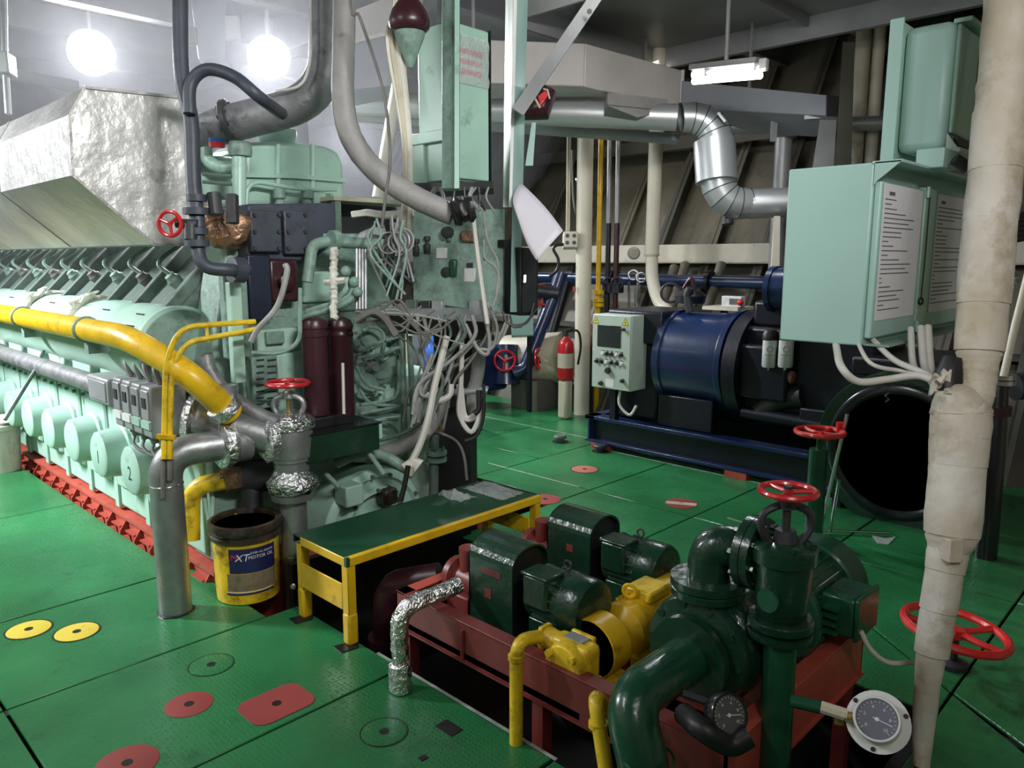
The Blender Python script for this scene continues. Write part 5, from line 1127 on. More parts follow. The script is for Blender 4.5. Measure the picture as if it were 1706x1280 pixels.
m.add(vs, [(2*i, (2*i+2) % (2*n), (2*i+3) % (2*n), 2*i+1) for i in range(n)]); tc_ = m.o('torn_collar', 'wrap', wp); tc_.modifiers.new('thickness', 'SOLIDIFY').thickness = .003
# cables entering the tear
cbx = E('cabinet_cables', P(1500, 620, d=2.5), 'white cables from the lower cabinet underside into the torn pipe wrap', 'cables')
for pts_, r_ in ((W(2.5, (1392, 562, 2.68), (1394, 582, 2.66), (1402, 612), (1430, 636), (1480, 632), (1530, 626, 2.42), (1562, 638, 2.34)), .0125), (W(2.5, (1424, 560, 2.68), (1450, 605), (1500, 618), (1535, 625, 2.42)), .007), (W(2.52, (1448, 560, 2.66), (1490, 600), (1540, 622, 2.42), (1565, 640, 2.35)), .010), (W(2.52, (1517, 548, 2.66), (1522, 610), (1545, 630, 2.4), (1565, 642, 2.34)), .011), (W(2.52, (1534, 546, 2.66), (1540, 610), (1556, 640, 2.36)), .013), (W(2.52, (1546, 545, 2.66), (1550, 610), (1562, 640, 2.35)), .013)):
    M().tube(cat(pts_), r_, 10).o('cable', 'cablewhite', cbx)
T(M().tube([P(1478+3*sin(i*1.1), 630+i*1.9, d=2.5) for i in range(22)], .003, 6).o('spring_cord', 'black'), 'short black coiled cord dangling below the white cabinet cables', 'cord')

# lower cabinet: -x side face and two doors facing -y
n0 = P(1452, 425, d=2.55); zb, zt = P(1450, 580, d=2.55).z, P(1452, 273, d=2.55).z
lx0, ly0 = n0.x, n0.y; ly1 = P(1306, 425, X=lx0).y; lx1 = P(1613, 425, Y=ly0).x
lc = E('control_cabinet', (lx0+.2, ly0+.15, zb), 'lower mint control cabinet with two doors carrying printed notices', 'cabinet')
M().b2((lx0, ly0+.012, zb), (lx1, ly1, zt)).o('body', 'cabmint', lc, bev=.006)
M().b2((lx0-.002, ly0-.075, zt-.006), (lx1+.01, ly0+.02, zt+.004)).o('drip_hood', 'cabmint', lc, bev=.002)
M().prism([(lx0-.002, ly0-.075, zt), (lx0-.002, ly0+.01, zt), (lx0-.002, ly0+.01, zt-.075), (lx0-.002, ly0-.0, zt-.06)], (.004, 0, 0)).o('hood_cheek', 'cabmint', lc)
M().b2((lx0+.01, ly0-.075, zb+.0), (lx1, ly0+.01, zb+.008)).o('lower_lip', 'mintdirty', lc, bev=.002)
for i in range(2):
    XA, XB, XC = P(1527, 425, Y=ly0).x, P(1545, 425, Y=ly0).x, P(1610, 425, Y=ly0).x; a, b = (lx0+.012, XA) if i == 0 else (XB, XC)
    dr_ = M().b2((a, ly0-.012, zb+.025), (b, ly0+.012, zt-.06)).o('door', 'cabmint', lc, bev=.006)
    pa_ = M().b2((a+.022, ly0-.0145, zb+.085), (b-.03, ly0-.0128, zt-.066)).o('notice_sheet', 'paper', dr_)
    m = M(); H_ = zt-.066-zb-.085
    for k in range(25):
        z = zt-.066-.05-(H_-.07)*k/25; ln = R.choice([.3, .6, .8, .85, .7, .5, .15]) if k not in (17, 18) else .05
        x_ = a+.036
        while x_ < a+.036+(b-a-.10)*ln: w_ = R.uniform(.004, .016); m.b2((x_, ly0-.0152, z-.0019), (x_+w_, ly0-.0145, z+.0019)); x_ += w_+.0022
    stuff(m.o('printed_lines', 'ink', dr_))
    M().b2((a+.07, ly0-.0152, zt-.066-.036), (a+.125, ly0-.0145, zt-.066-.024)).o('printed_title', 'ink', dr_)
M().b2((XA+.002, ly0-.016, zb+.02), (XB-.002, ly0+.012, zt-.05)).o('door_post', 'mint', lc, bev=.004)
for z in (zb+.04, zt-.07): M().cyl((XA, ly0-.022, z-.02), (XA, ly0-.022, z+.02), .007, 8).o('hinge', 'mint', lc)
M().tube(cat([(XA+.018, ly0-.024, zt-.08), (XA+.015, ly0-.026, zb+.3), (XA+.016, ly0-.024, zb+.15)]), .0022, 6).o('key_cord', 'black', lc)
M().torus((XA+.016, ly0-.024, zb+.135), (.3, 1, 0), .012, .004, 16, 6).o('key_ring', 'black', lc)
M().b2((XA, ly0-.02, zb-.03), (XA+.06, ly0+.05, zb)).o('cable_gland', 'cabmint', lc, bev=.004)
T(M().tube(cat([(XC, ly0-.03, zt-.16), (XC-.06, ly0-.05, zt-.22), (XC-.09, ly0-.05, zt-.34), (XC-.075, ly0-.05, zt-.45), (XC-.03, ly0-.04, zt-.5)]), .012, 8).o('black_hose', 'black'), 'black hose looping over the right notice of the control cabinet', 'hose')
M().lathe([(.001, 0), (.05, 0), (.06, .03), (.05, .05), (.001, .05)], (XC-.03, ly0-.03, zt-.42), (0, -1, 0), 20).o('round_cover', 'charcoal', lc)
# upper cabinet
u0 = P(1583, 140, d=2.7); ub, ut = P(1578, 247, d=2.7).z, P(1583, 35, d=2.7).z
ux, uy = u0.x, u0.y; uy1 = P(1500, 140, X=ux).y
uc = E('upper_cabinet', (ux+.15, uy+.1, ub), 'upper mint steel cabinet with a flanged back plate, hung above the notice cabinet', 'cabinet')
M().b2((ux, uy, ub), (ux+.30, uy1, ut)).o('body', 'cabmint', uc, bev=.03, seg=2)
M().b2((ux-.055, uy1, ub-.03), (ux+.38, uy1+.03, ut+.02)).o('back_plate', 'mint', uc, bev=.004)
M().b2((ux-.057, uy1-.014, ub-.032), (ux-.045, uy1+.032, ut+.022)).o('plate_lip', 'cabmint', uc)
M().b2((ux+.05, uy-.04, ut-.005), (ux+.38, uy+.02, ut+.012)).o('drip_hood', 'mint', uc, bev=.003)
M().b2((ux+.02, uy-.015, ub+.06), (ux+.27, uy-.001, ut-.015)).o('door', 'mint', uc, bev=.008)
M().b2((ux+.01, uy-.05, ub-.012), (ux+.30, uy+.0, ub+.006)).o('lower_lip', 'cabgrey', uc, bev=.003)
M().prism([(ux+.012, uy-.05, ub-.01), (ux+.012, uy, ub-.01), (ux+.012, uy, ub+.06)], (.005, 0, 0)).o('lip_cheek', 'cabgrey', uc)
M().b2((ux+.04, uy-.03, ub+.02), (ux+.2, uy-.016, ub+.045)).o('dark_slot', 'charcoal', uc)
jx = P(1555, 268, d=2.68)
M().b2((jx.x-.06, jx.y-.05, jx.z-.03), (jx.x+.10, jx.y+.04, ub-.01)).o('gland_box', 'cabmint', uc, bev=.004)
M().tube(W(2.6, (1590, 265), (1605, 275), (1612, 282)), .02, 10).tube(W(2.6, (1603, 268), (1620, 285)), .014, 8).o('cable_glands', 'charcoal', uc)
pq = P(1626, 425, Y=ly0-.02)
pst = E('cabinet_post', (pq.x, pq.y, 0), 'slim steel post hidden behind the wrapped pipe, carrying the two right-hand mint cabinets', 'post')
M().b2((pq.x-.022, pq.y-.02, -.66), (pq.x+.022, pq.y+.022, 4.12)).o('channel', 'charcoal', pst)
for z in (zb+.12, zt-.12, ub+.1, ut-.1): M().b2((pq.x-.01, pq.y+.02, z), (pq.x+.01, ly0+.14, z+.03)).o('arm', 'charcoal', pst)

# free standing handwheels
h1 = P(1592, 1049, Z=.16)
w1 = E('floor_valve', (h1.x, h1.y, 0), 'large bright red handwheel low over the green floor behind the wrapped pipe', 'valve')
wheel((h1.x, h1.y, .16), (.05, -.12, 1), .208, .018, 'bred', w1, 5, .01, 1.0)
M().cyl((h1.x, h1.y, .0), (h1.x, h1.y, .165), .018, 12).lathe([(.001, .001), (.06, .001), (.06, .02), (.03, .03), (.001, .03)], (h1.x, h1.y, 0), (0, 0, 1), 16).o('stem', 'charcoal', w1)
h2 = P(1366, 720, X=4.3)
w2 = E('standing_valve', (h2.x, h2.y, 0), 'red handwheel on a green post in front of the blue generator skid', 'valve')
wheel(h2, (0, 0, 1), .145, .014, 'bred', w2, 5, .01, .2)
M().cyl(h2+V((.11, -.07, .0)), h2+V((.11, -.07, .05)), .02, 12, .024).o('wheel_grip', 'bred', w2)
M().cyl((h2.x, h2.y, -.0), (h2.x, h2.y, h2.z-.1), .052, 18).cyl((h2.x, h2.y, h2.z-.1), (h2.x, h2.y, h2.z), .016, 10).o('post', 'pumpmid', w2)
M().lathe([(.05, .001), (.10, .001), (.10, .014), (.05, .02)], (h2.x, h2.y, 0), (0, 0, 1), 20).o('floor_flange', 'pumpmid', w2)
rl = E('rail_stand', P(1365, 885, Z=0), 'thin bright steel rod frame leaning up beside the standing handwheel', 'rail')
a = P(1366, 884, Z=.02); M().tube([a, P(1412, 690, d=4.35)], .012, 8).tube([a+V((.03, -.05, 0)), P(1398, 800, d=4.4)], .010, 8).o('rod', 'chrome', rl)
M().tube([a, P(1482, 888, Z=.02)], .008, 8).o('floor_rod', 'chrome', rl)
T(M().prism([P(1452, 893, Z=.002), P(1475, 898, Z=.002), P(1492, 895, Z=.002), P(1480, 908, Z=.002), P(1462, 906, Z=.002)], (0, 0, .004)).o('scrap_patch', 'plastic'), 'scrap of clear film lying on the floor in front of the round black cowl', 'scrap')
T(M().prism([P(1586, 925, d=2.4), P(1600, 925, d=2.4), P(1596, 970, d=2.42), P(1590, 970, d=2.42)], FW*.01).o('hanging_strip', 'pumpmid'), 'dark green strip showing from under the loose canvas flap', 'strip')
# items right of the wrapped pipe
bf = E('vent_pipe', P(1660, 690, d=4.2), 'dark upright pipe with bright flanges at the right picture edge', 'pipe')
M().tube([P(1662, 630, d=4.2), P(1655, 760, d=4.2), V((*P(1655, 800, d=4.2).xy, -.05))], .06, 16).o('pipe', 'blackgloss', bf)
for y in (627, 636): M().lathe([(.03, -.012), (.085, -.012), (.085, .012), (.03, .012)], P(1664, y, d=4.2), (0, 0, 1), 18).o('flange', 'chrome', bf)
M().lathe([(.058, -.02), (.075, -.02), (.075, .03), (.058, .03)], P(1660, 685, d=4.2), (0, 0, 1), 18).o('collar', 'maroon', bf)
M().tube(W(4.1, (1672, 628), (1692, 540), (1720, 430)), .02, 10).o('cream_rod', 'creamlight', bf)
bk2 = S(M().b2((4.2, -1.6, -.1), (4.25, .95, 4.1)).o('wall_1', 'cream')); bk2.location = (2.3, 0, 0)
dd = E('coiled_hose', P(1692, 375, d=4.6), 'dark coiled hose against the cream bulkhead at the right edge', 'hose')
for i in range(6): M().torus(P(1692, 360+i*8, d=4.6), (0, .2, 1), .07, .014, 18, 6).o('coil', 'charcoal', dd)
M().tube(cat(W(4.5, (1680, 440), (1690, 455), (1702, 460), (1690, 470))), .018, 8).o('tail', 'cablegrey', dd)
dk2 = E('dark_valve_body', P(1700, 640, d=4.4), 'dark valve body poking in at the right picture edge', 'valve')
M().tube(W(4.4, (1690, 645), (1740, 640)), .08, 12).o('body', 'charcoal', dk2)

# ------------------------------------------------------------------ blue generator set on the starboard side
gsx = E('generator_set', (5.5, 3.0, 0), 'dark blue diesel generator set on a long skid with a round black cowl', 'generator')
GX = 5.20
for x in (GX, 6.0):
    M().b2((x, 1.2, .255), (x+.14, 4.15, .285)).o('skid_top_flange', 'blue', gsx, bev=.003)
    M().b2((x+.06, 1.2, .075), (x+.075, 4.15, .255)).o('skid_web', 'bluedark', gsx)
    M().b2((x, 1.2, .05), (x+.14, 4.15, .075)).o('skid_lower_flange', 'blue', gsx, bev=.003)
M().b2((GX, 4.10, .075), (6.1, 4.115, .255)).b2((GX, 4.05, .255), (6.1, 4.15, .285)).o('skid_end', 'blue', gsx)
for y in (3.9, 2.6, 1.35):
    M().b2((GX-.0, y, 0), (GX+.13, y+.18, .05)).o('foot_block', 'oxide', gsx)
    M().b2((6.0, y, 0), (6.13, y+.18, .05)).o('foot_block', 'oxide', gsx)
ax_, az_ = 5.60, .83
M().lathe([(.001, 0), (.30, 0), (.36, .02), (.40, .04), (.40, .10), (.385, .11), (.385, .52), (.40, .53), (.40, .60), (.42, .62), (.42, .66), (.35, .67), (.001, .67)], (ax_, 3.52, az_), (0, -1, 0), 48).o('alternator', 'blue', gsx)
M().b2((5.28, 3.45, .29), (5.40, 2.95, .55)).o('alternator_foot', 'bluedark', gsx, bev=.01); M().b2((5.8, 3.45, .29), (5.92, 2.95, .55)).o('alternator_foot', 'bluedark', gsx, bev=.01)
M().b2((5.3, 3.45, .95), (5.95, 4.0, 1.22)).o('alternator_box', 'bluedark', gsx, bev=.02)
M().b2((5.35, 3.5, .29), (5.9, 3.95, .95)).o('exciter_end', 'bluedark', gsx, bev=.03)
M().lathe([(.06, -.0), (.12, .0), (.13, .06), (.09, .1), (.001, .1)], P(1150, 505, X=5.6), (0, 0, 1), 20).o('breather', 'bluedark', gsx)
M().tube(cat([P(1150, 520, X=5.5), P(1145, 495, X=5.5), P(1150, 480, X=5.5)]), .035, 10).o('pipe_riser', 'charcoal', gsx)
M().tube(cat([P(1140, 480, X=5.6), P(1152, 465, X=5.6), P(1158, 490, X=5.6)]), .02, 8).o('vent_hook', 'maroon', gsx); M().torus(P(1117, 488, X=5.7), (1, .5, 0), .08, .012, 20, 6).o('small_wheel', 'charcoal', gsx)
M().b2((5.34, 1.78, .45), (5.95, 2.80, 1.15)).o('engine_block', 'bluedark', gsx, bev=.03)
M().lathe([(.40, 0), (.44, .01), (.44, .12), (.40, .13), (.001, .13)], (ax_, 2.84, az_-.02), (0, -1, 0), 40).o('flywheel_housing', 'bluedark', gsx)
M().b2((5.38, 1.85, 1.15), (5.9, 2.7, 1.34)).o('cylinder_head', 'bluedark', gsx, bev=.025)
M().tube([(5.40, 2.55, 1.43), (5.40, 1.95, 1.45)], .155, 22).o('air_cleaner', 'blue', gsx); M().tube([(5.40, 2.57, 1.43), (5.40, 2.53, 1.43)], .168, 22).o('air_cleaner_rim', 'blue', gsx)
M().b2((5.32, 2.3, 1.28), (5.5, 2.36, 1.35)).o('cleaner_bracket', 'charcoal', gsx)
M().b2((5.24, 2.35, .62), (5.36, 2.72, 1.02)).o('side_cover', 'bluedark', gsx, bev=.02); M().b2((5.26, 1.75, .50), (5.36, 2.25, .60)).o('side_rail', 'bluedark', gsx, bev=.01)
M().tube([(5.30, 2.7, .5), (5.30, 1.8, .48)], .05, 12).o('oil_cooler', 'bluedark', gsx)
for px in (1281, 1308):
    q = P(px, 612, X=5.25); h_ = P(px, 566, X=5.25).z-q.z
    f = M().lathe([(.001, -.02), (.012, -.02), (.012, 0), (.045, 0), (.052, .012), (.052, h_-.01), (.05, h_), (.001, h_)], q, (0, 0, 1), 22).o('fuel_filter', 'white', gsx)
    M().lathe([(.001, h_), (.056, h_), (.056, h_+.045), (.04, h_+.07), (.001, h_+.07)], q, (0, 0, 1), 18).o('filter_head', 'black', gsx)
    tw = (V((0, 0, 1.0))+q-q); d = (V((0, 0, 0))-V((q.x, q.y, 0))).normalized(); sx_ = V((0, 0, 1)).cross(-d)
    c = V((q.x, q.y, q.z+h_*.68))+d*.0525
    M().lathe([(.001, 0), (.022, 0), (.022, .0008), (.001, .0008)], c, d, 18).o('round_emblem', 'ink', f); 
    M().lathe([(.015, .0008), (.019, .0008), (.019, .0012), (.015, .0012)], c, d, 18).o('emblem_ring', 'inkwhite', f)
    text('MANN-FILTER', .0115, 'ink', f, c-V((0, 0, .042))+d*.001, d.cross(V((0, 0, 1)))*-1, (0, 0, 1), 'brand_lettering', .0004)
M().tube(cat([P(1268, 652, X=5.3), P(1278, 634, X=5.3), P(1298, 624, X=5.3), P(1322, 630, X=5.3)]), .045, 12, jit=.08).o('wrapped_exhaust', mat('salmon_lagging', (.45, .20, .14), .7, var=.3, vs=12, bump=.6, bs=30), gsx)
M().tube(cat([P(1265, 690, X=5.35), P(1300, 665, X=5.35), P(1340, 660, X=5.35)]), .09, 12).o('starter_motor', 'charcoal', gsx)
# round cowl
fc = V((4.98, 1.50, .455)); RR = .40
M().lathe([(RR+.03, 0), (RR+.10, .004), (RR+.11, .02), (RR+.11, .42), (.001, .42)], fc, (1, 0, 0), 56).o('cowl_shroud', 'pump', gsx)
M().lathe([(RR+.036, 0), (RR+.02, -.012), (RR-.015, -.012), (RR-.03, 0), (RR-.035, .05), (RR-.06, .10), (.20, .16), (.14, .15), (.001, .15)], fc, (1, 0, 0), 56).o('cowl_disc', 'blackgloss', gsx)
m = M()
for i in range(16):
    a = .55+i*.075; q = fc+V((.095, (RR-.12)*cos(a+.2)*.6+.02, (RR-.10)*sin(a+.9)*.9)); m.lathe([(.001, 0), (.006, 0), (.006, -.004), (.001, -.004)], q, (1, 0, 0), 6)
stuff(m.o('lit_hole_dots', 'steel', gsx))  # pale dots paint the light showing through a row of holes
for y in (1.10, 1.84): M().b2((5.05, y, .0), (5.9, y+.06, .3)).o('cowl_stand', 'bluedark', gsx)
M().b2((5.10, 1.2, .9), (5.9, 1.86, 1.02)).o('radiator_tank', 'bluedark', gsx, bev=.02)
# control panel on the generator
pn = P(1050, 590, X=5.12); y0_ = pn.y; y1_ = P(986, 590, X=5.12).y; z0_, z1_ = P(1050, 654, X=5.12).z, P(1050, 527, X=5.12).z
cpn = E('generator_control_cabinet', (5.2, (y0_+y1_)/2, z0_), 'pale grey-green generator control panel with a dark screen and rows of knobs', 'control panel')
M().b2((5.135, y0_, z0_), (5.36, y1_, z1_)).o('case', 'cabgrey', cpn, bev=.006)
M().b2((5.12, y0_+.004, z0_+.004), (5.135, y1_-.004, z1_-.004)).o('door', 'cabgrey', cpn, bev=.004)
wy, hz_ = y1_-y0_, z1_-z0_
def pan(u, v): return V((5.12, y1_-wy*u, z1_-hz_*v))
def pblk(u0, v0, u1, v1, t, name, m, bev=0):
    a, b = pan(u0, v1), pan(u1, v0); return M().b2((5.12-t, b.y, a.z), (5.121, a.y, b.z)).o(name, m, cpn, bev=bev)
pblk(.15, .14, .75, .43, .006, 'screen', 'screen', .002)
for u in (.10, .86):
    a, b, c = pan(u-.09, .125), pan(u+.09, .125), pan(u, .02); tr_ = M().prism([a, b, c], (-.002, 0, 0)).o('warning_triangle', 'sign', cpn)
    for (p_, q_) in ((a, b), (b, c), (c, a)): 
        ce = (a+b+c)/3; M().bar(p_.lerp(ce, .14)-V((.0025, 0, 0)), q_.lerp(ce, .14)-V((.0025, 0, 0)), .001, .004, (0, 0, 1)).o('triangle_border', 'ink', tr_)
    M().prism([pan(u+.01, .06)-V((.0022, 0, 0)), pan(u-.025, .095)-V((.0022, 0, 0)), pan(u, .09)-V((.0022, 0, 0)), pan(u-.012, .118)-V((.0022, 0, 0)), pan(u+.025, .083)-V((.0022, 0, 0)), pan(u, .086)-V((.0022, 0, 0))], (-.001, 0, 0)).o('flash_symbol', 'ink', tr_)
for row, (v, us) in enumerate(((.52, (.3, .41, .53, .66, .78)), (.635, (.14, .27, .40, .53, .67, .79)))):
    for k, u in enumerate(us):
        kb = M().lathe([(.001, .02), (.013, .02), (.015, .006), (.018, .004), (.018, 0), (.001, 0)], pan(u, v), (-1, 0, 0), 14).o('knob', 'black' if (k+row) % 3 else 'white', cpn)
        M().b2(pan(u, v-.035)-V((.001, .016, .005)), pan(u, v-.035)+V((0, .016, .005))).o('knob_label', 'ink', kb)
for u, v, r_, m in ((.45, .745, .028, 'charcoal'), (.83, .86, .018, 'charcoal'), (.83, .18, .014, 'charcoal'), (.27, .93, .02, 'charcoal')): M().lathe([(.001, .03), (r_*.7, .03), (r_, .01), (r_, 0), (.001, 0)], pan(u, v), (-1, 0, 0), 16).o('switch', m, cpn)
pblk(.38, .86, .6, .97, .002, 'label_plate', 'white'); pblk(.13, .60, .22, .62, .002, 'amber_label', 'amber')
M().b2((5.2, y0_+.2, .285), (5.26, y0_+.26, z0_)).o('stand', 'bluedark', cpn)
M().tube(cat([(5.2, y0_+.15, z0_), (5.15, y0_+.12, z0_-.12), (5.16, y0_+.02, z0_-.2), (5.2, y0_-.02, z0_-.12)]), .012, 8).o('cable', 'cablewhite', cpn)
shf = E('wall_shelf', P(1200, 512, X=6.2), 'small cream shelf behind the generator', 'shelf'); a = P(1170, 512, X=6.2); b = P(1229, 517, X=6.2)
M().b2((6.2, b.y, a.z-.02), (6.5, a.y, a.z+.01)).o('board', 'creamlight', shf); M().b2((6.35, b.y+.2, .0), (6.4, b.y+.25, a.z-.02)).o('leg', 'hulldark', shf)
q = P(1219, 503, X=6.25); sw = E('shelf_switch_box', q, 'small white box with a red button on the cream shelf', 'switch')
M().b2(q+V((-.02, -.1, -.045)), q+V((.06, .09, .05))).o('box', 'white', sw, bev=.004); M().b2(q+V((-.026, -.09, -.02)), q+V((-.02, .01, .03))).o('dark_label', 'ink', sw); M().ball(q+V((-.03, -.1, 0)), .03, 10, 6).o('red_button', 'bred', sw)

# ------------------------------------------------------------------ hull side pipes and fittings
p5 = E('cable_post', (6.29, 5.07, 0), 'cream round post carrying cables and a pale junction box', 'post')
M().tube([(6.29, 5.07, 0), (6.29, 5.07, 4.1)], .082, 18).o('post', 'creamlight', p5)
for dx in (-.10, -.085): M().tube([(6.29+dx, 5.12-dx, 1.9), (6.29+dx, 5.12-dx, 3.4)], .012, 6).o('cable', 'cream', p5)
M().tube(cat(W(7.95, (953, 250), (955, 330), (962, 360), (968, 340), (966, 310))), .012, 6).o('cable', 'cabledk', p5)
q = P(950, 401, d=7.85); jb = M().box(q, (.15, .15, .16), (RT, FW, V((0, 0, 1)))).o('junction_box', 'creamlight', p5, bev=.01)
for a in (-.035, .035):
    for b in (-.035, .035): M().lathe([(.001, 0), (.02, 0), (.02, .008), (.001, .008)], q-FW*.074+RT*a+V((0, 0, b)), -FW, 10).o('cable_entry', 'charcoal', jb)
M().ball(P(965, 300, d=7.85), .045, 12, 8).o('small_lamp', 'chrome', p5); M().box(P(967, 325, d=7.85), (.07, .05, .14), (RT, FW, V((0, 0, 1)))).o('lamp_base', 'cream', p5, bev=.01)
M().box(P(957, 482, d=7.93), (.03, .02, .06), (RT, FW, V((0, 0, 1)))).o('red_tag', 'oxide', p5)
M().tube(cat(W(7.8, (948, 408), (930, 408), (922, 415), (930, 432), (928, 450), (915, 462))), .016, 8).o('cable', 'black', p5)
y5 = E('yellow_gas_pipe', P(998, 480, X=6.5), 'slender yellow upright pipe behind the generator panel', 'pipe')
a, b = P(998, 214, X=6.45), P(996, 515, X=6.45); M().tube([V((b.x, b.y, 4.1)), b], .026, 12).o('pipe', 'yellow', y5)
for y in (487, 500, 508): M().lathe([(.02, -.02), (.06, -.02), (.06, .02), (.02, .02)], P(997, y, X=6.45), (0, 0, 1), 14).o('joint', 'yellow', y5)
M().tube([b, V((b.x, b.y, .0))], .03, 10).o('stub', 'yellow', y5)
for i, px in enumerate((1014, 1028)):
    a, m_, b = P(px, 250, X=6.6), P(px, 372, X=6.6), P(px-1, 525, X=6.6)
    e = E('thin_pipe', b, ('thin two-tone pipe, grey above and blue-black below, next to the yellow pipe' if i == 0 else 'thin two-tone pipe, grey above and brown-black below, on the beige pipe side'), 'pipe', 'thin two-tone pipes')
    M().tube([V((a.x, a.y, 4.1)), m_], .024, 10).o('upper_pipe', 'steel', e); M().tube([m_, V((m_.x, m_.y, .6))], .028, 10).o('lower_pipe', 'bluedark' if i == 0 else 'maroon', e)
    M().lathe([(.02, -.05), (.07, -.05), (.07, .05), (.02, .05)], P(px, 480, X=6.6), (0, 0, 1), 12).o('valve_body', 'bluedark', e); M().torus(P(px, 472, X=6.55), (1, .6, .2), .06, .01, 18, 6).o('valve_wheel', 'charcoal', e)
bg = E('beige_down_pipe', P(1092, 300, X=6.6), 'thick beige down pipe curving towards the generator at its foot', 'pipe')
a = P(1094, 215, X=6.5); c = P(1086, 425, X=6.5)
M().tube([V((a.x, a.y, 4.1)), a, c], .070, 18).o('pipe', 'creamlight', bg)
M().tube(cat([c, P(1087, 465, X=6.45), P(1097, 500, X=6.35), P(1118, 528, X=6.2), P(1128, 560, X=6.1)]), .062, 14).o('lower_bend', 'creamlight', bg)
M().lathe([(.068, -.01), (.076, -.01), (.076, .01), (.068, .01)], c, (0, 0, 1), 18).o('joint', 'cream', bg)
g1_ = E('wall_gauge', P(1056, 422, X=6.75), 'small round gauge on the cream stringer', 'gauge'); q = P(1056, 422, X=6.95); M().lathe([(.001, 0), (.07, 0), (.07, .04), (.055, .045), (.001, .04)], q, EYE-q, 18).o('case', 'steel', g1_); M().lathe([(.001, .041), (.05, .041), (.05, .046), (.001, .046)], q, EYE-q, 16).o('dial', 'cream', g1_)
g3 = E('lever_valves', P(1065, 465, X=6.8), 'cluster of small chrome lever valves below the gauge', 'valve')
for (x, y) in ((1055, 458), (1068, 462)): q = P(x, y, X=6.8); M().torus(q, EYE-q, .05, .012, 18, 6).o('valve_wheel', 'chrome', g3)
M().tube(cat([P(1065, 465, X=6.8), P(1060, 490, X=6.8), P(1062, 520, X=6.8)]), .02, 8).tube([P(1048, 470, X=6.8), P(1048, 520, X=6.8)], .014, 8).o('pipe', 'chrome', g3)
bp5 = E('blue_header_pipe', (6.95, 5, 1.45), 'long dark blue header pipe running along the hull below the cream stringer', 'pipe')
M().tube([(7.0, 9.5, 1.42), (7.0, 2.2, 1.42)], .065, 14).o('pipe', 'blue', bp5)
for y in (8.2, 6.6, 5.2, 4.0): M().lathe([(.06, -.02), (.11, -.02), (.11, .02), (.06, .02)], (7.0, y, 1.42), (0, 1, 0), 16).o('flange', 'bluedark', bp5)
for i, (px, y0p, y1p) in enumerate(((1130, 440, 520), (1112, 445, 520), (1190, 440, 520))): T(M().tube(cat([P(px+12, y0p, X=7.2), P(px, (y0p+y1p)/2, X=7.0), P(px-14, y1p, X=6.8)]), .05, 12).o('slanting_pipe', 'hull'), 'smoky beige slanting pipe on the hull, ' + ('second', 'first', 'third')[i] + ' right of the beige down pipe', 'pipe')
# silver clad duct with gored elbows
sd = E('clad_pipe', P(1000, 190, d=6.2), 'bright metal-clad pipe with segmented elbows dropping beside the hull', 'pipe')
sp_ = W(6.6, (560, 172, 6.9), (870, 186, 6.6), (1128, 196, 6.4))
M().tube(sp_, .11, 22).o('straight_section', 'galv', sd)
M().lathe([(.112, -.02), (.114, -.02), (.114, .02), (.112, .02)], P(980, 190, d=6.52), RT, 22).o('joint_band', 'galv', sd)
def gores(pts_, r0, r1, k):
    a, b, c = pts_; pp = [a*(1-t)**2+b*2*t*(1-t)+c*t*t for t in [i/k for i in range(k+1)]]
    tn = [((b-a)*(1-t)+(c-b)*t).normalized() for t in [i/k for i in range(k+1)]]
    side = tn[0].cross(tn[-1]).normalized()
    def ring(i):
        rr = r0+(r1-r0)*i/k; u = side.cross(tn[i]); return [pp[i]+side*(rr*cos(2*pi*j/24))+u*(rr*sin(2*pi*j/24)) for j in range(24)]
    for i in range(k):
        m = M(); m.add(ring(i)+ring(i+1), [(j, (j+1) % 24, (j+1) % 24+24, j+24) for j in range(24)]); m.o('gore', 'galv', sd)
    for i in range(k+1):
        rg = ring(i); M().tube(rg+[rg[0], rg[1]], .004, 5).o('gore_seam', 'charcoal', sd)
gores(W(6.4, (1134, 196), (1190, 190), (1194, 240)), .116, .15, 5)
M().tube(W(6.38, (1190, 236), (1194, 303)), .172, 26).o('clad_sleeve', 'galv', sd)
gores(W(6.4, (1196, 298), (1200, 345), (1250, 339)), .15, .125, 5)
M().tube(W(6.4, (1248, 340), (1600, 325, 6.0)), .122, 22).o('straight_section', 'galv', sd)
M().tube(W(6.38, (1212, 366), (1212, 374)), .05, 10).o('drain_boss', 'charcoal', sd)
M().bar(P(1196, 188, d=6.2), P(1208, 203, d=6.2), .02, .02).o('bracket', 'steel', sd)
# beige ventilation duct
vd = E('ventilation_duct', P(1000, 120, d=6), 'large warm grey rectangular ventilation duct under the deckhead', 'duct')
a, b, c = P(812, 66, d=5.9), P(975, 72, d=6.05), P(1137, 117, d=6.75); dz1, dz2, dz3 = P(812, 138, d=5.9), P(925, 137, d=5.95), P(1131, 178, d=6.75)
dz2 = V((b.x, b.y, dz2.z)); off_ = V((.15, .7, 0))
M().prism([a, b, dz2, dz1], off_).o('bend_section', 'duct', vd, bev=.01); M().prism([b, c, V((c.x, c.y, dz3.z)), dz2], off_).o('straight_section', 'duct', vd, bev=.01)
M().bar(c, V((c.x, c.y, dz3.z)), .03, .03, FW).o('end_flange', 'duct', vd)
e1_, e2_ = P(1012, 176, d=6.15), P(1112, 186, d=6.4)
M().prism([e1_, e2_, e2_+V((0, 0, .10)), e1_+V((0, 0, .10))], FW*.3).prism([e1_, (e1_+e2_)/2+V((0, 0, -.07)), e2_, e2_+V((0, 0, .01)), e1_+V((0, 0, .01))], FW*.3).o('torn_outlet', 'hose', vd)
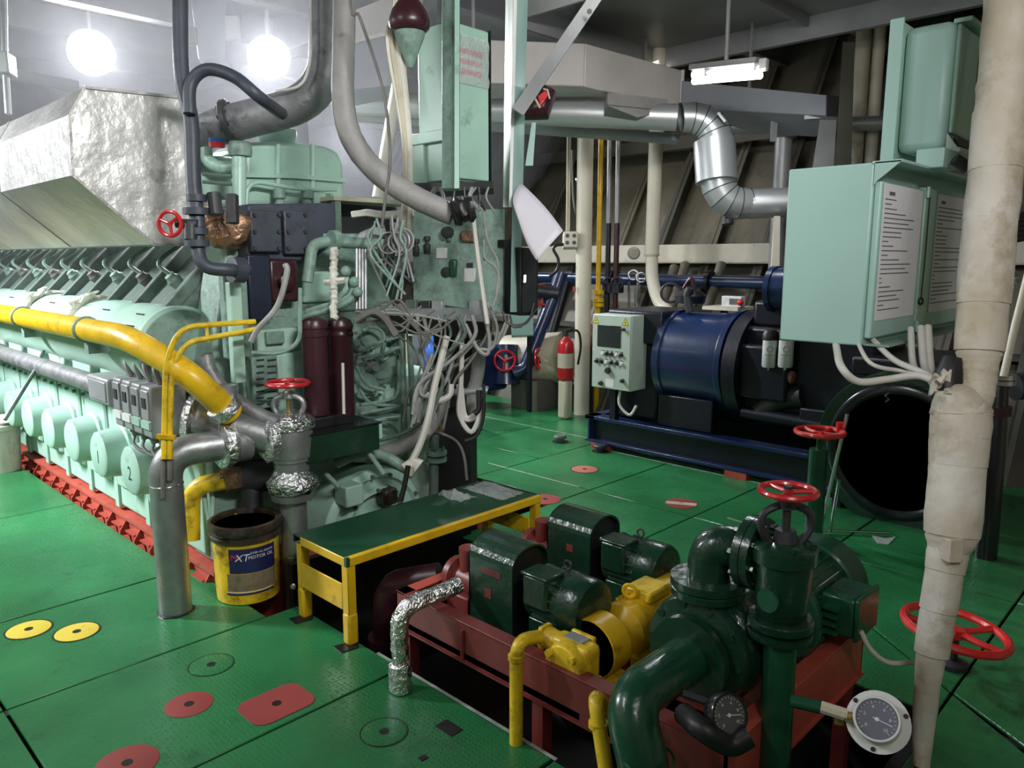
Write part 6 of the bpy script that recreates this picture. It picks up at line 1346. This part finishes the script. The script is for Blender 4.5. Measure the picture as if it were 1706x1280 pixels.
for q in (a.lerp(b, .1), b.lerp(c, .9)): M().tube([q+off_*.5, V((*(q+off_*.5).xy, 4.1))], .015, 6).o('hanger', 'deckhead', vd)
cd_ = E('side_duct', P(1270, 160, d=5.9), 'cooler grey duct continuing to the right under the fluorescent lamp', 'duct')
a, b = P(1136, 134, d=6.75), P(1402, 160, d=5.9); a2, b2 = P(1136, 180, d=6.75), P(1402, 194, d=5.9)
M().prism([a, b, b2, a2], FW*.5).o('duct', 'ductcool', cd_, bev=.008); M().prism([P(1378, 158, d=5.88), P(1403, 161, d=5.86), P(1403, 194, d=5.86), P(1378, 192, d=5.88)], FW*.02).o('end_opening', 'black', cd_)
M().tube([a.lerp(b, .5)+FW*.2, V((*(a.lerp(b, .5)+FW*.2).xy, 4.1))], .015, 6).o('hanger', 'deckhead', cd_)
hp = E('overhead_pipe', P(1300, 208, d=6.3), 'grey horizontal pipe with a hanging bracket behind the clad elbow', 'pipe')
M().tube(W(6.9, (1150, 214), (1480, 205, 6.5)), .06, 14).o('pipe', 'steel', hp); M().bar(P(1291, 188, d=6.4), P(1288, 236, d=6.4), .05, .02, FW).o('bracket', 'galv', hp)
M().bar(P(1340, 196, d=6.1), P(1400, 192, d=6.0), .03, .03).o('angle', 'steel', hp)
for i, (x0, x1, y0p, y1p, m) in enumerate(((1360, 1388, 200, 290, 'steel'), (1398, 1418, 70, 290, 'hulldark'))):
    T(M().prism([P(x0+6, y0p, d=5.8), P(x1+6, y0p, d=5.8), P(x1, y1p, d=5.8), P(x0-8, y1p, d=5.8)], V((.05, .02, 0))).o('hanger_plate', m), ('grey sloping plate above the notice cabinet', 'dark upright plate left of the upper cabinet')[i], 'plate')
for i, (px, r_, m) in enumerate(((1306, 14, 'steel'), (1432, 12, 'cream'), (1458, 10, 'creamlight'))):
    q = P(px, 230 if i == 0 else 160, d=6.7); T(M().tube([V((*q.xy, 4.1 if i else q.z)), V((*q.xy, .9))], r_*6.7/1270, 14).o('upright_pipe', m), ('grey upright pipe just left of the notice cabinet', 'cream upright pipe left of the upper cabinet', 'pale narrow upright pipe touching the upper cabinet flange')[i], 'pipe')
M2 = M().prism([P(1290, 360, d=6.2), P(1300, 360, d=6.2), P(1298, 478, d=6.2), P(1284, 476, d=6.2)], V((.05, .03, 0))).o('cream_panel_edge', 'creamlight'); T(M2, 'narrow cream panel edge behind the notice cabinet', 'panel')
T(M().tube(W(6.2, (630, 330), (668, 110), (700, -20)), .05, 12).o('slanting_cream_pipe', 'creamlight'), 'cream pipe slanting up behind the wrapped hose', 'pipe')
T(M().tube(W(6.6, (560, 192, 7.0), (1130, 232, 6.9)), .05, 12).o('grey_branch_pipe', 'steel'), 'dull grey pipe running just below the clad pipe', 'pipe')
fnl = E('duct_transition', P(640, 90, d=6.5), 'pale angular duct transition behind the alarm beacon', 'duct')
a = W(6.4, (578, 22), (660, -10), (662, 52), (578, 72)); M().prism(a, FW*.5).o('upper_section', 'duct', fnl)
M().prism(W(6.4, (578, 72), (662, 52), (668, 140), (578, 150)), FW*.4).o('lower_section', 'ductcool', fnl); M().bar(P(578, 72, d=6.38), P(662, 52, d=6.38), .03, .03).o('seam', 'duct', fnl)
hk = E('lifting_hook', P(900, 30, d=6.3), 'small yellowish lifting hook hanging behind the diagonal brace', 'hook'); M().torus(P(900, 25, d=6.3), FW, .05, .018, 18, 7).tube(W(6.3, (900, 35), (896, 50), (890, 46)), .016, 7).o('hook', 'brass', hk); M().tube(W(6.3, (900, 22), (902, -110)), .012, 6).o('rope', 'cabledk', hk)
T(M().tube(W(6.8, (880, -85), (878, 46)), .06, 14).o('cream_stub_pipe', 'creamlight'), 'short cream pipe stub beside the lifting hook', 'pipe')

# ------------------------------------------------------------------ far group beyond the engine: valves, extinguisher, pails
ex = E('fire_extinguisher', P(942, 640, d=7.95), 'red fire extinguisher with a white label beside the cream post', 'extinguisher')
q0 = P(942, 632, d=7.9); q1 = P(942, 560, d=7.9); h_ = q1.z-q0.z
M().lathe([(.001, 0), (.075, 0), (.082, .012), (.082, h_*.82), (.07, h_*.90), (.03, h_*.97), (.025, h_), (.001, h_)], q0, (0, 0, 1), 24).o('cylinder', 'red', ex)
M().lathe([(.0825, h_*.28), (.0832, h_*.28), (.0832, h_*.62), (.0825, h_*.62)], q0, (0, 0, 1), 24).o('label', 'cream', ex)
M().b2(q1+V((-.02, -.02, -.01)), q1+V((.02, .02, .06))).bar(q1+V((-.03, .03, .05)), q1+V((.06, -.06, .09)), .02, .012).o('valve_head', 'charcoal', ex); M().tube(cat([q1+V((.0, 0, .04)), q1+V((.10, -.08, .05)), q1+V((.13, -.1, -.1)), q1+V((.1, -.09, -.3))]), .012, 7).o('hose', 'black', ex)
M().b2(q0+V((-.06, -.06, -q0.z)), q0+V((.06, .06, -.0))).o('stand', 'cream', ex, bev=.03)
wbk = E('white_pail', P(972, 684, Z=0), 'white plastic pail with ribbed rim at the foot of the cream post', 'bucket'); q0 = P(973, 682, Z=0)
M().lathe([(.001, 0), (.105, 0), (.115, .28), (.128, .285), (.128, .31), (.118, .315), (.118, .33), (.13, .335), (.13, .36), (.118, .365), (.10, .35), (.10, .03), (.001, .03)], q0, (0, 0, 1), 28).o('pail', 'whitedirty', wbk)
bt = E('bottle', q0+V((0, 0, .03)), 'cloudy bottle standing in the white pail', 'bottle'); M().lathe([(.001, .0), (.07, .0), (.07, .42), (.04, .52), (.03, .55), (.03, .66), (.001, .66)], q0+V((0.01, -.01, .03)), (0, 0, 1), 18).o('bottle_body', 'whitedirty', bt)
M().lathe([(.031, .0), (.034, .0), (.034, .06), (.001, .065)], q0+V((.01, -.01, .64)), (0, 0, 1), 14).o('cap', 'charcoal', bt)
ob = M().ball(P(984, 560, d=8.2), .13, 16, 10).o('orange_float', 'amber'); T(ob, 'orange-brown ball behind the generator control panel', 'float'); M().tube([P(984, 580, d=8.2), V((*P(984, 580, d=8.2).xy, 0))], .03, 8).o('rod', 'charcoal', ob)
bm_ = E('blue_valve_manifold', P(850, 600, d=8.6), 'dark blue valve manifold with red handwheels beyond the engine', 'valve')
M().tube(W(8.7, (780, 600), (850, 605), (905, 612)), .14, 16).o('header', 'blue', bm_); M().tube([P(842, 640, d=8.6), P(842, 575, d=8.6)], .19, 18, rs=[.2, .15]).o('valve_body', 'blue', bm_)
M().b2(P(800, 650, d=8.6)*1-V((.2, .2, .0)), P(800, 575, d=8.6)+V((.2, .2, 0))).o('strainer', 'blue', bm_, bev=.05)
for i, (px, py, n_) in enumerate(((841, 601, -FW), (897, 598, (RT*.93-FW*.35)), (904, 491, -FW+RT*.3))): wheel(P(px, py, d=8.35), n_, .125, .014, 'red', bm_, 3)
M().tube(W(8.4, (841, 601), (841, 602, 8.6)), .03, 8).tube(W(8.4, (880, 606), (900, 600)), .04, 8).o('stem', 'bluedark', bm_)
dp = E('blue_diagonal_pipe', P(900, 560, d=8.4), 'dark blue diagonal pipe with a bright edge climbing to the right', 'pipe')
M().tube(fil(W(8.4, (855, 622), (875, 615), (925, 485), (935, 455)), .2), .075, 14).o('pipe', 'blue', dp); M().tube(fil(W(8.75, (890, 606), (915, 570), (944, 470)), .2), .06, 12).o('second_pipe', 'bluedark', dp)
M().tube(W(8.4, (890, 485), (930, 490)), .10, 14).o('valve', 'bluedark', dp)
cr = E('cream_drum', P(890, 600, d=8.5), 'big cream drum lying behind the red handwheels', 'tank'); M().tube([P(848, 600, d=8.9), P(940, 596, d=8.55)], .29, 28, rs=[.29, .29]).o('drum', 'cream', cr); M().b2(P(895, 650, d=8.6)-V((.2, .2, .3)), P(895, 630, d=8.6)+V((.2, .2, 0))).o('saddle', 'hulldark', cr)
mc = E('far_mint_box', P(880, 545, d=8.0), 'pale mint cabinet behind the black equipment box', 'cabinet'); a = P(852, 560, d=8.0); b = P(889, 508, d=8.0); M().prism([a, V((b.x, b.y, a.z)), b, V((a.x, a.y, b.z))], FW*.3).o('body', 'cabmint', mc, bev=.01); M().b2(V((b.x+.05, b.y+.1, 0)), V((b.x+.09, b.y+.14, a.z+.02))).o('leg', 'bluedark', mc)
bs = E('blue_pump', P(740, 600, d=7.5), 'bright blue pump and motor glimpsed through the hanging cables', 'pump')
M().tube(W(7.5, (706, 606), (716, 606), (752, 606), (768, 606), (776, 606)), .2, 24, rs=[.12, .2, .2, .17, .1]).o('motor_body', 'bluebright', bs)
M().tube(W(7.45, (735, 590), (736, 556)), .12, 18, rs=[.14, .09]).o('top_housing', 'bluebright', bs); M().tube(W(7.3, (765, 575), (768, 628)), .06, 12).o('riser', 'bluebright', bs)
M().b2(V((*P(741, 640, d=7.5).xy, 0))-V((.22, .22, 0)), V((*P(741, 640, d=7.5).xy, P(741, 632, d=7.5).z))+V((.22, .22, 0))).o('base', 'bluedark', bs, bev=.02)
gw = E('far_green_tank', P(690, 570, d=7.8), 'green and cream container glimpsed between mint support tubes', 'tank')
M().b2(V((*P(690, 640, d=7.8).xy, 0))-V((.15, .15, 0)), V((*P(690, 560, d=7.8).xy, P(690, 548, d=7.8).z))+V((.15, .15, 0))).o('body', 'cream', gw, bev=.03); M().prism(W(7.5, (684, 610), (706, 606), (702, 650), (686, 648)), FW*.1).o('green_part', 'pumpmid', gw)
wl = E('white_drum', P(10, 780, Z=0), 'white dirty pail at the left edge of the picture', 'bucket'); q0 = P(4, 783, Z=0)
M().lathe([(.001, 0), (.13, 0), (.15, .33), (.165, .335), (.165, .37), (.15, .38), (.13, .36), (.001, .34)], q0, (0, 0, 1), 30).o('pail', 'whitedirty', wl); M().lathe([(.001, .38), (.14, .38), (.15, .40), (.10, .43), (.001, .44)], q0, (0, 0, 1), 18, jit=.1).o('rag_top', 'whitedirty', wl)
gl_ = E('green_banner_pillar', P(655, 470, d=6.0), 'cream and green painted strip seen between the tubes and the coiled capillaries', 'panel')
M().prism(W(6.0, (618, 440), (648, 440), (648, 520), (618, 520)), FW*.1).o('cream_part', 'cream', gl_); M().prism(W(5.98, (640, 440), (664, 440), (646, 520), (628, 520)), FW*.05).o('green_part', 'pumpmid', gl_)

# ------------------------------------------------------------------ lamps
def flood(c, label, rr):
    n = (EYE-c).normalized(); e = E('floodlight', c, label, 'lamp'); 
    M().lathe([(.001, -.16), (rr*.5, -.15), (rr*1.0, -.03), (rr*1.05, -.01), (rr*1.05, .01), (rr, .012), (rr*.97, 0), (rr*.9, -.004), (.001, -.005)], c, n, 32).o('housing', 'steel', e)
    M().lathe([(.001, .004), (rr*.6, .003), (rr*.96, 0), (.001, -.001)], c, n, 32).o('lens', 'lamp', e)
    M().tube([c-n*.1+V((0, 0, .05)), V((c.x-n.x*.1, c.y-n.y*.1, 4.12))], .02, 8).o('bracket', 'steel', e); return e
flood(FL1, 'glaring round floodlight over the far end of the exhaust cover', .205); flood(FL2, 'glaring round floodlight beside the thick grey exhaust pipe', .178); flood(FL3, 'small bright floodlight seen farther off between the two large ones', .13)
fl = E('fluorescent_lamp', P(1217, 120, d=5.4), 'fluorescent tube lamp glowing under the starboard deckhead', 'lamp')
a, b = P(1156, 125, d=5.7), P(1268, 114, d=5.2)
M().tube([a, b], .030, 14).o('tube', 'tube', fl); M().tube([a+V((0, 0, -.045)), b+V((0, 0, -.045))], .024, 14).o('tube', 'tube', fl)
M().bar(a+V((0, 0, .05)), b+V((0, 0, .05)), .12, .04).o('housing', 'deckhead', fl, bev=.006)
for q in (a.lerp(b, .27), b): M().box(q+V((0, 0, .02)), (.05, .09, .08)).o('end_holder', 'white', fl, bev=.008)
M().tube([a.lerp(b, .5)+V((0, 0, .05)), V((*a.lerp(b, .5).xy, 3.63))], .015, 8).o('hanger', 'deckhead', fl)
# pipes and ironwork up at the left
T(M().tube(W(5.0, (3, -330), (8, 100), (14, 190)), .02, 8).o('hanging_pipe', 'steel'), 'thin grey pipe hanging at the upper left picture corner', 'pipe')
hb = E('hoist_block', P(12, 105, d=5.0), 'grey block on the hanging pipe at the left edge', 'block'); M().box(P(8, 108, d=5.0), (.10, .1, .14), (RT, FW, V((0, 0, 1)))).o('block', 'steel', hb, bev=.01)
tf = E('square_duct', P(330, 40, d=7.0), 'pale grey square trunk hanging between the floodlights', 'duct'); M().prism(W(7.0, (312, -40), (378, -40), (376, 100), (330, 98)), FW*.4).o('trunk', 'ductcool', tf, bev=.01); M().box(P(315, 60, d=6.9), (.14, .05, .14), (RT, FW, V((0, 0, 1)))).o('hatch', 'hulldark', tf); M().box(P(388, 48, d=6.9), (.12, .05, .2), (RT, FW, V((0, 0, 1)))).o('bracket', 'steel', tf)
T(M().bar(P(-10, 118, d=6.5), P(130, 145, d=6.6), .03, .10).o('crane_rail', 'steel'), 'grey rail running behind the left floodlight above the cover', 'rail')
q = P(500, 245, d=6); T(M().tube([P(497, 200, d=6), q, V((*q.xy, 1.8))], .07, 14).o('far_cream_pipe', 'ductcool'), 'pale cream pipe stub behind the mint cooler housing', 'pipe')

# ------------------------------------------------------------------ haze volume added to stand for lens glow round the floodlights
hm = bpy.data.materials.new('lens_glow_haze'); hm.use_nodes = True; nt = hm.node_tree; nt.nodes.remove(nt.nodes['Principled BSDF'])
vs_ = nt.nodes.new('ShaderNodeVolumeScatter'); vs_.inputs['Color'].default_value = (.93, .93, 1, 1); vs_.inputs['Density'].default_value = .022; vs_.inputs['Anisotropy'].default_value = .45
nt.links.new(vs_.outputs[0], nt.nodes['Material Output'].inputs['Volume'])
hc = P(215, 130, d=5.9)
hz_o = M().ball(hc, 1.0, 28, 16, (3.4, 3.6, 1.9)).o('lens_glow_haze', hm); hz_o['kind'] = 'stuff'; T(hz_o, 'added pale haze standing for lens glow round the floodlights over the engine', 'haze')
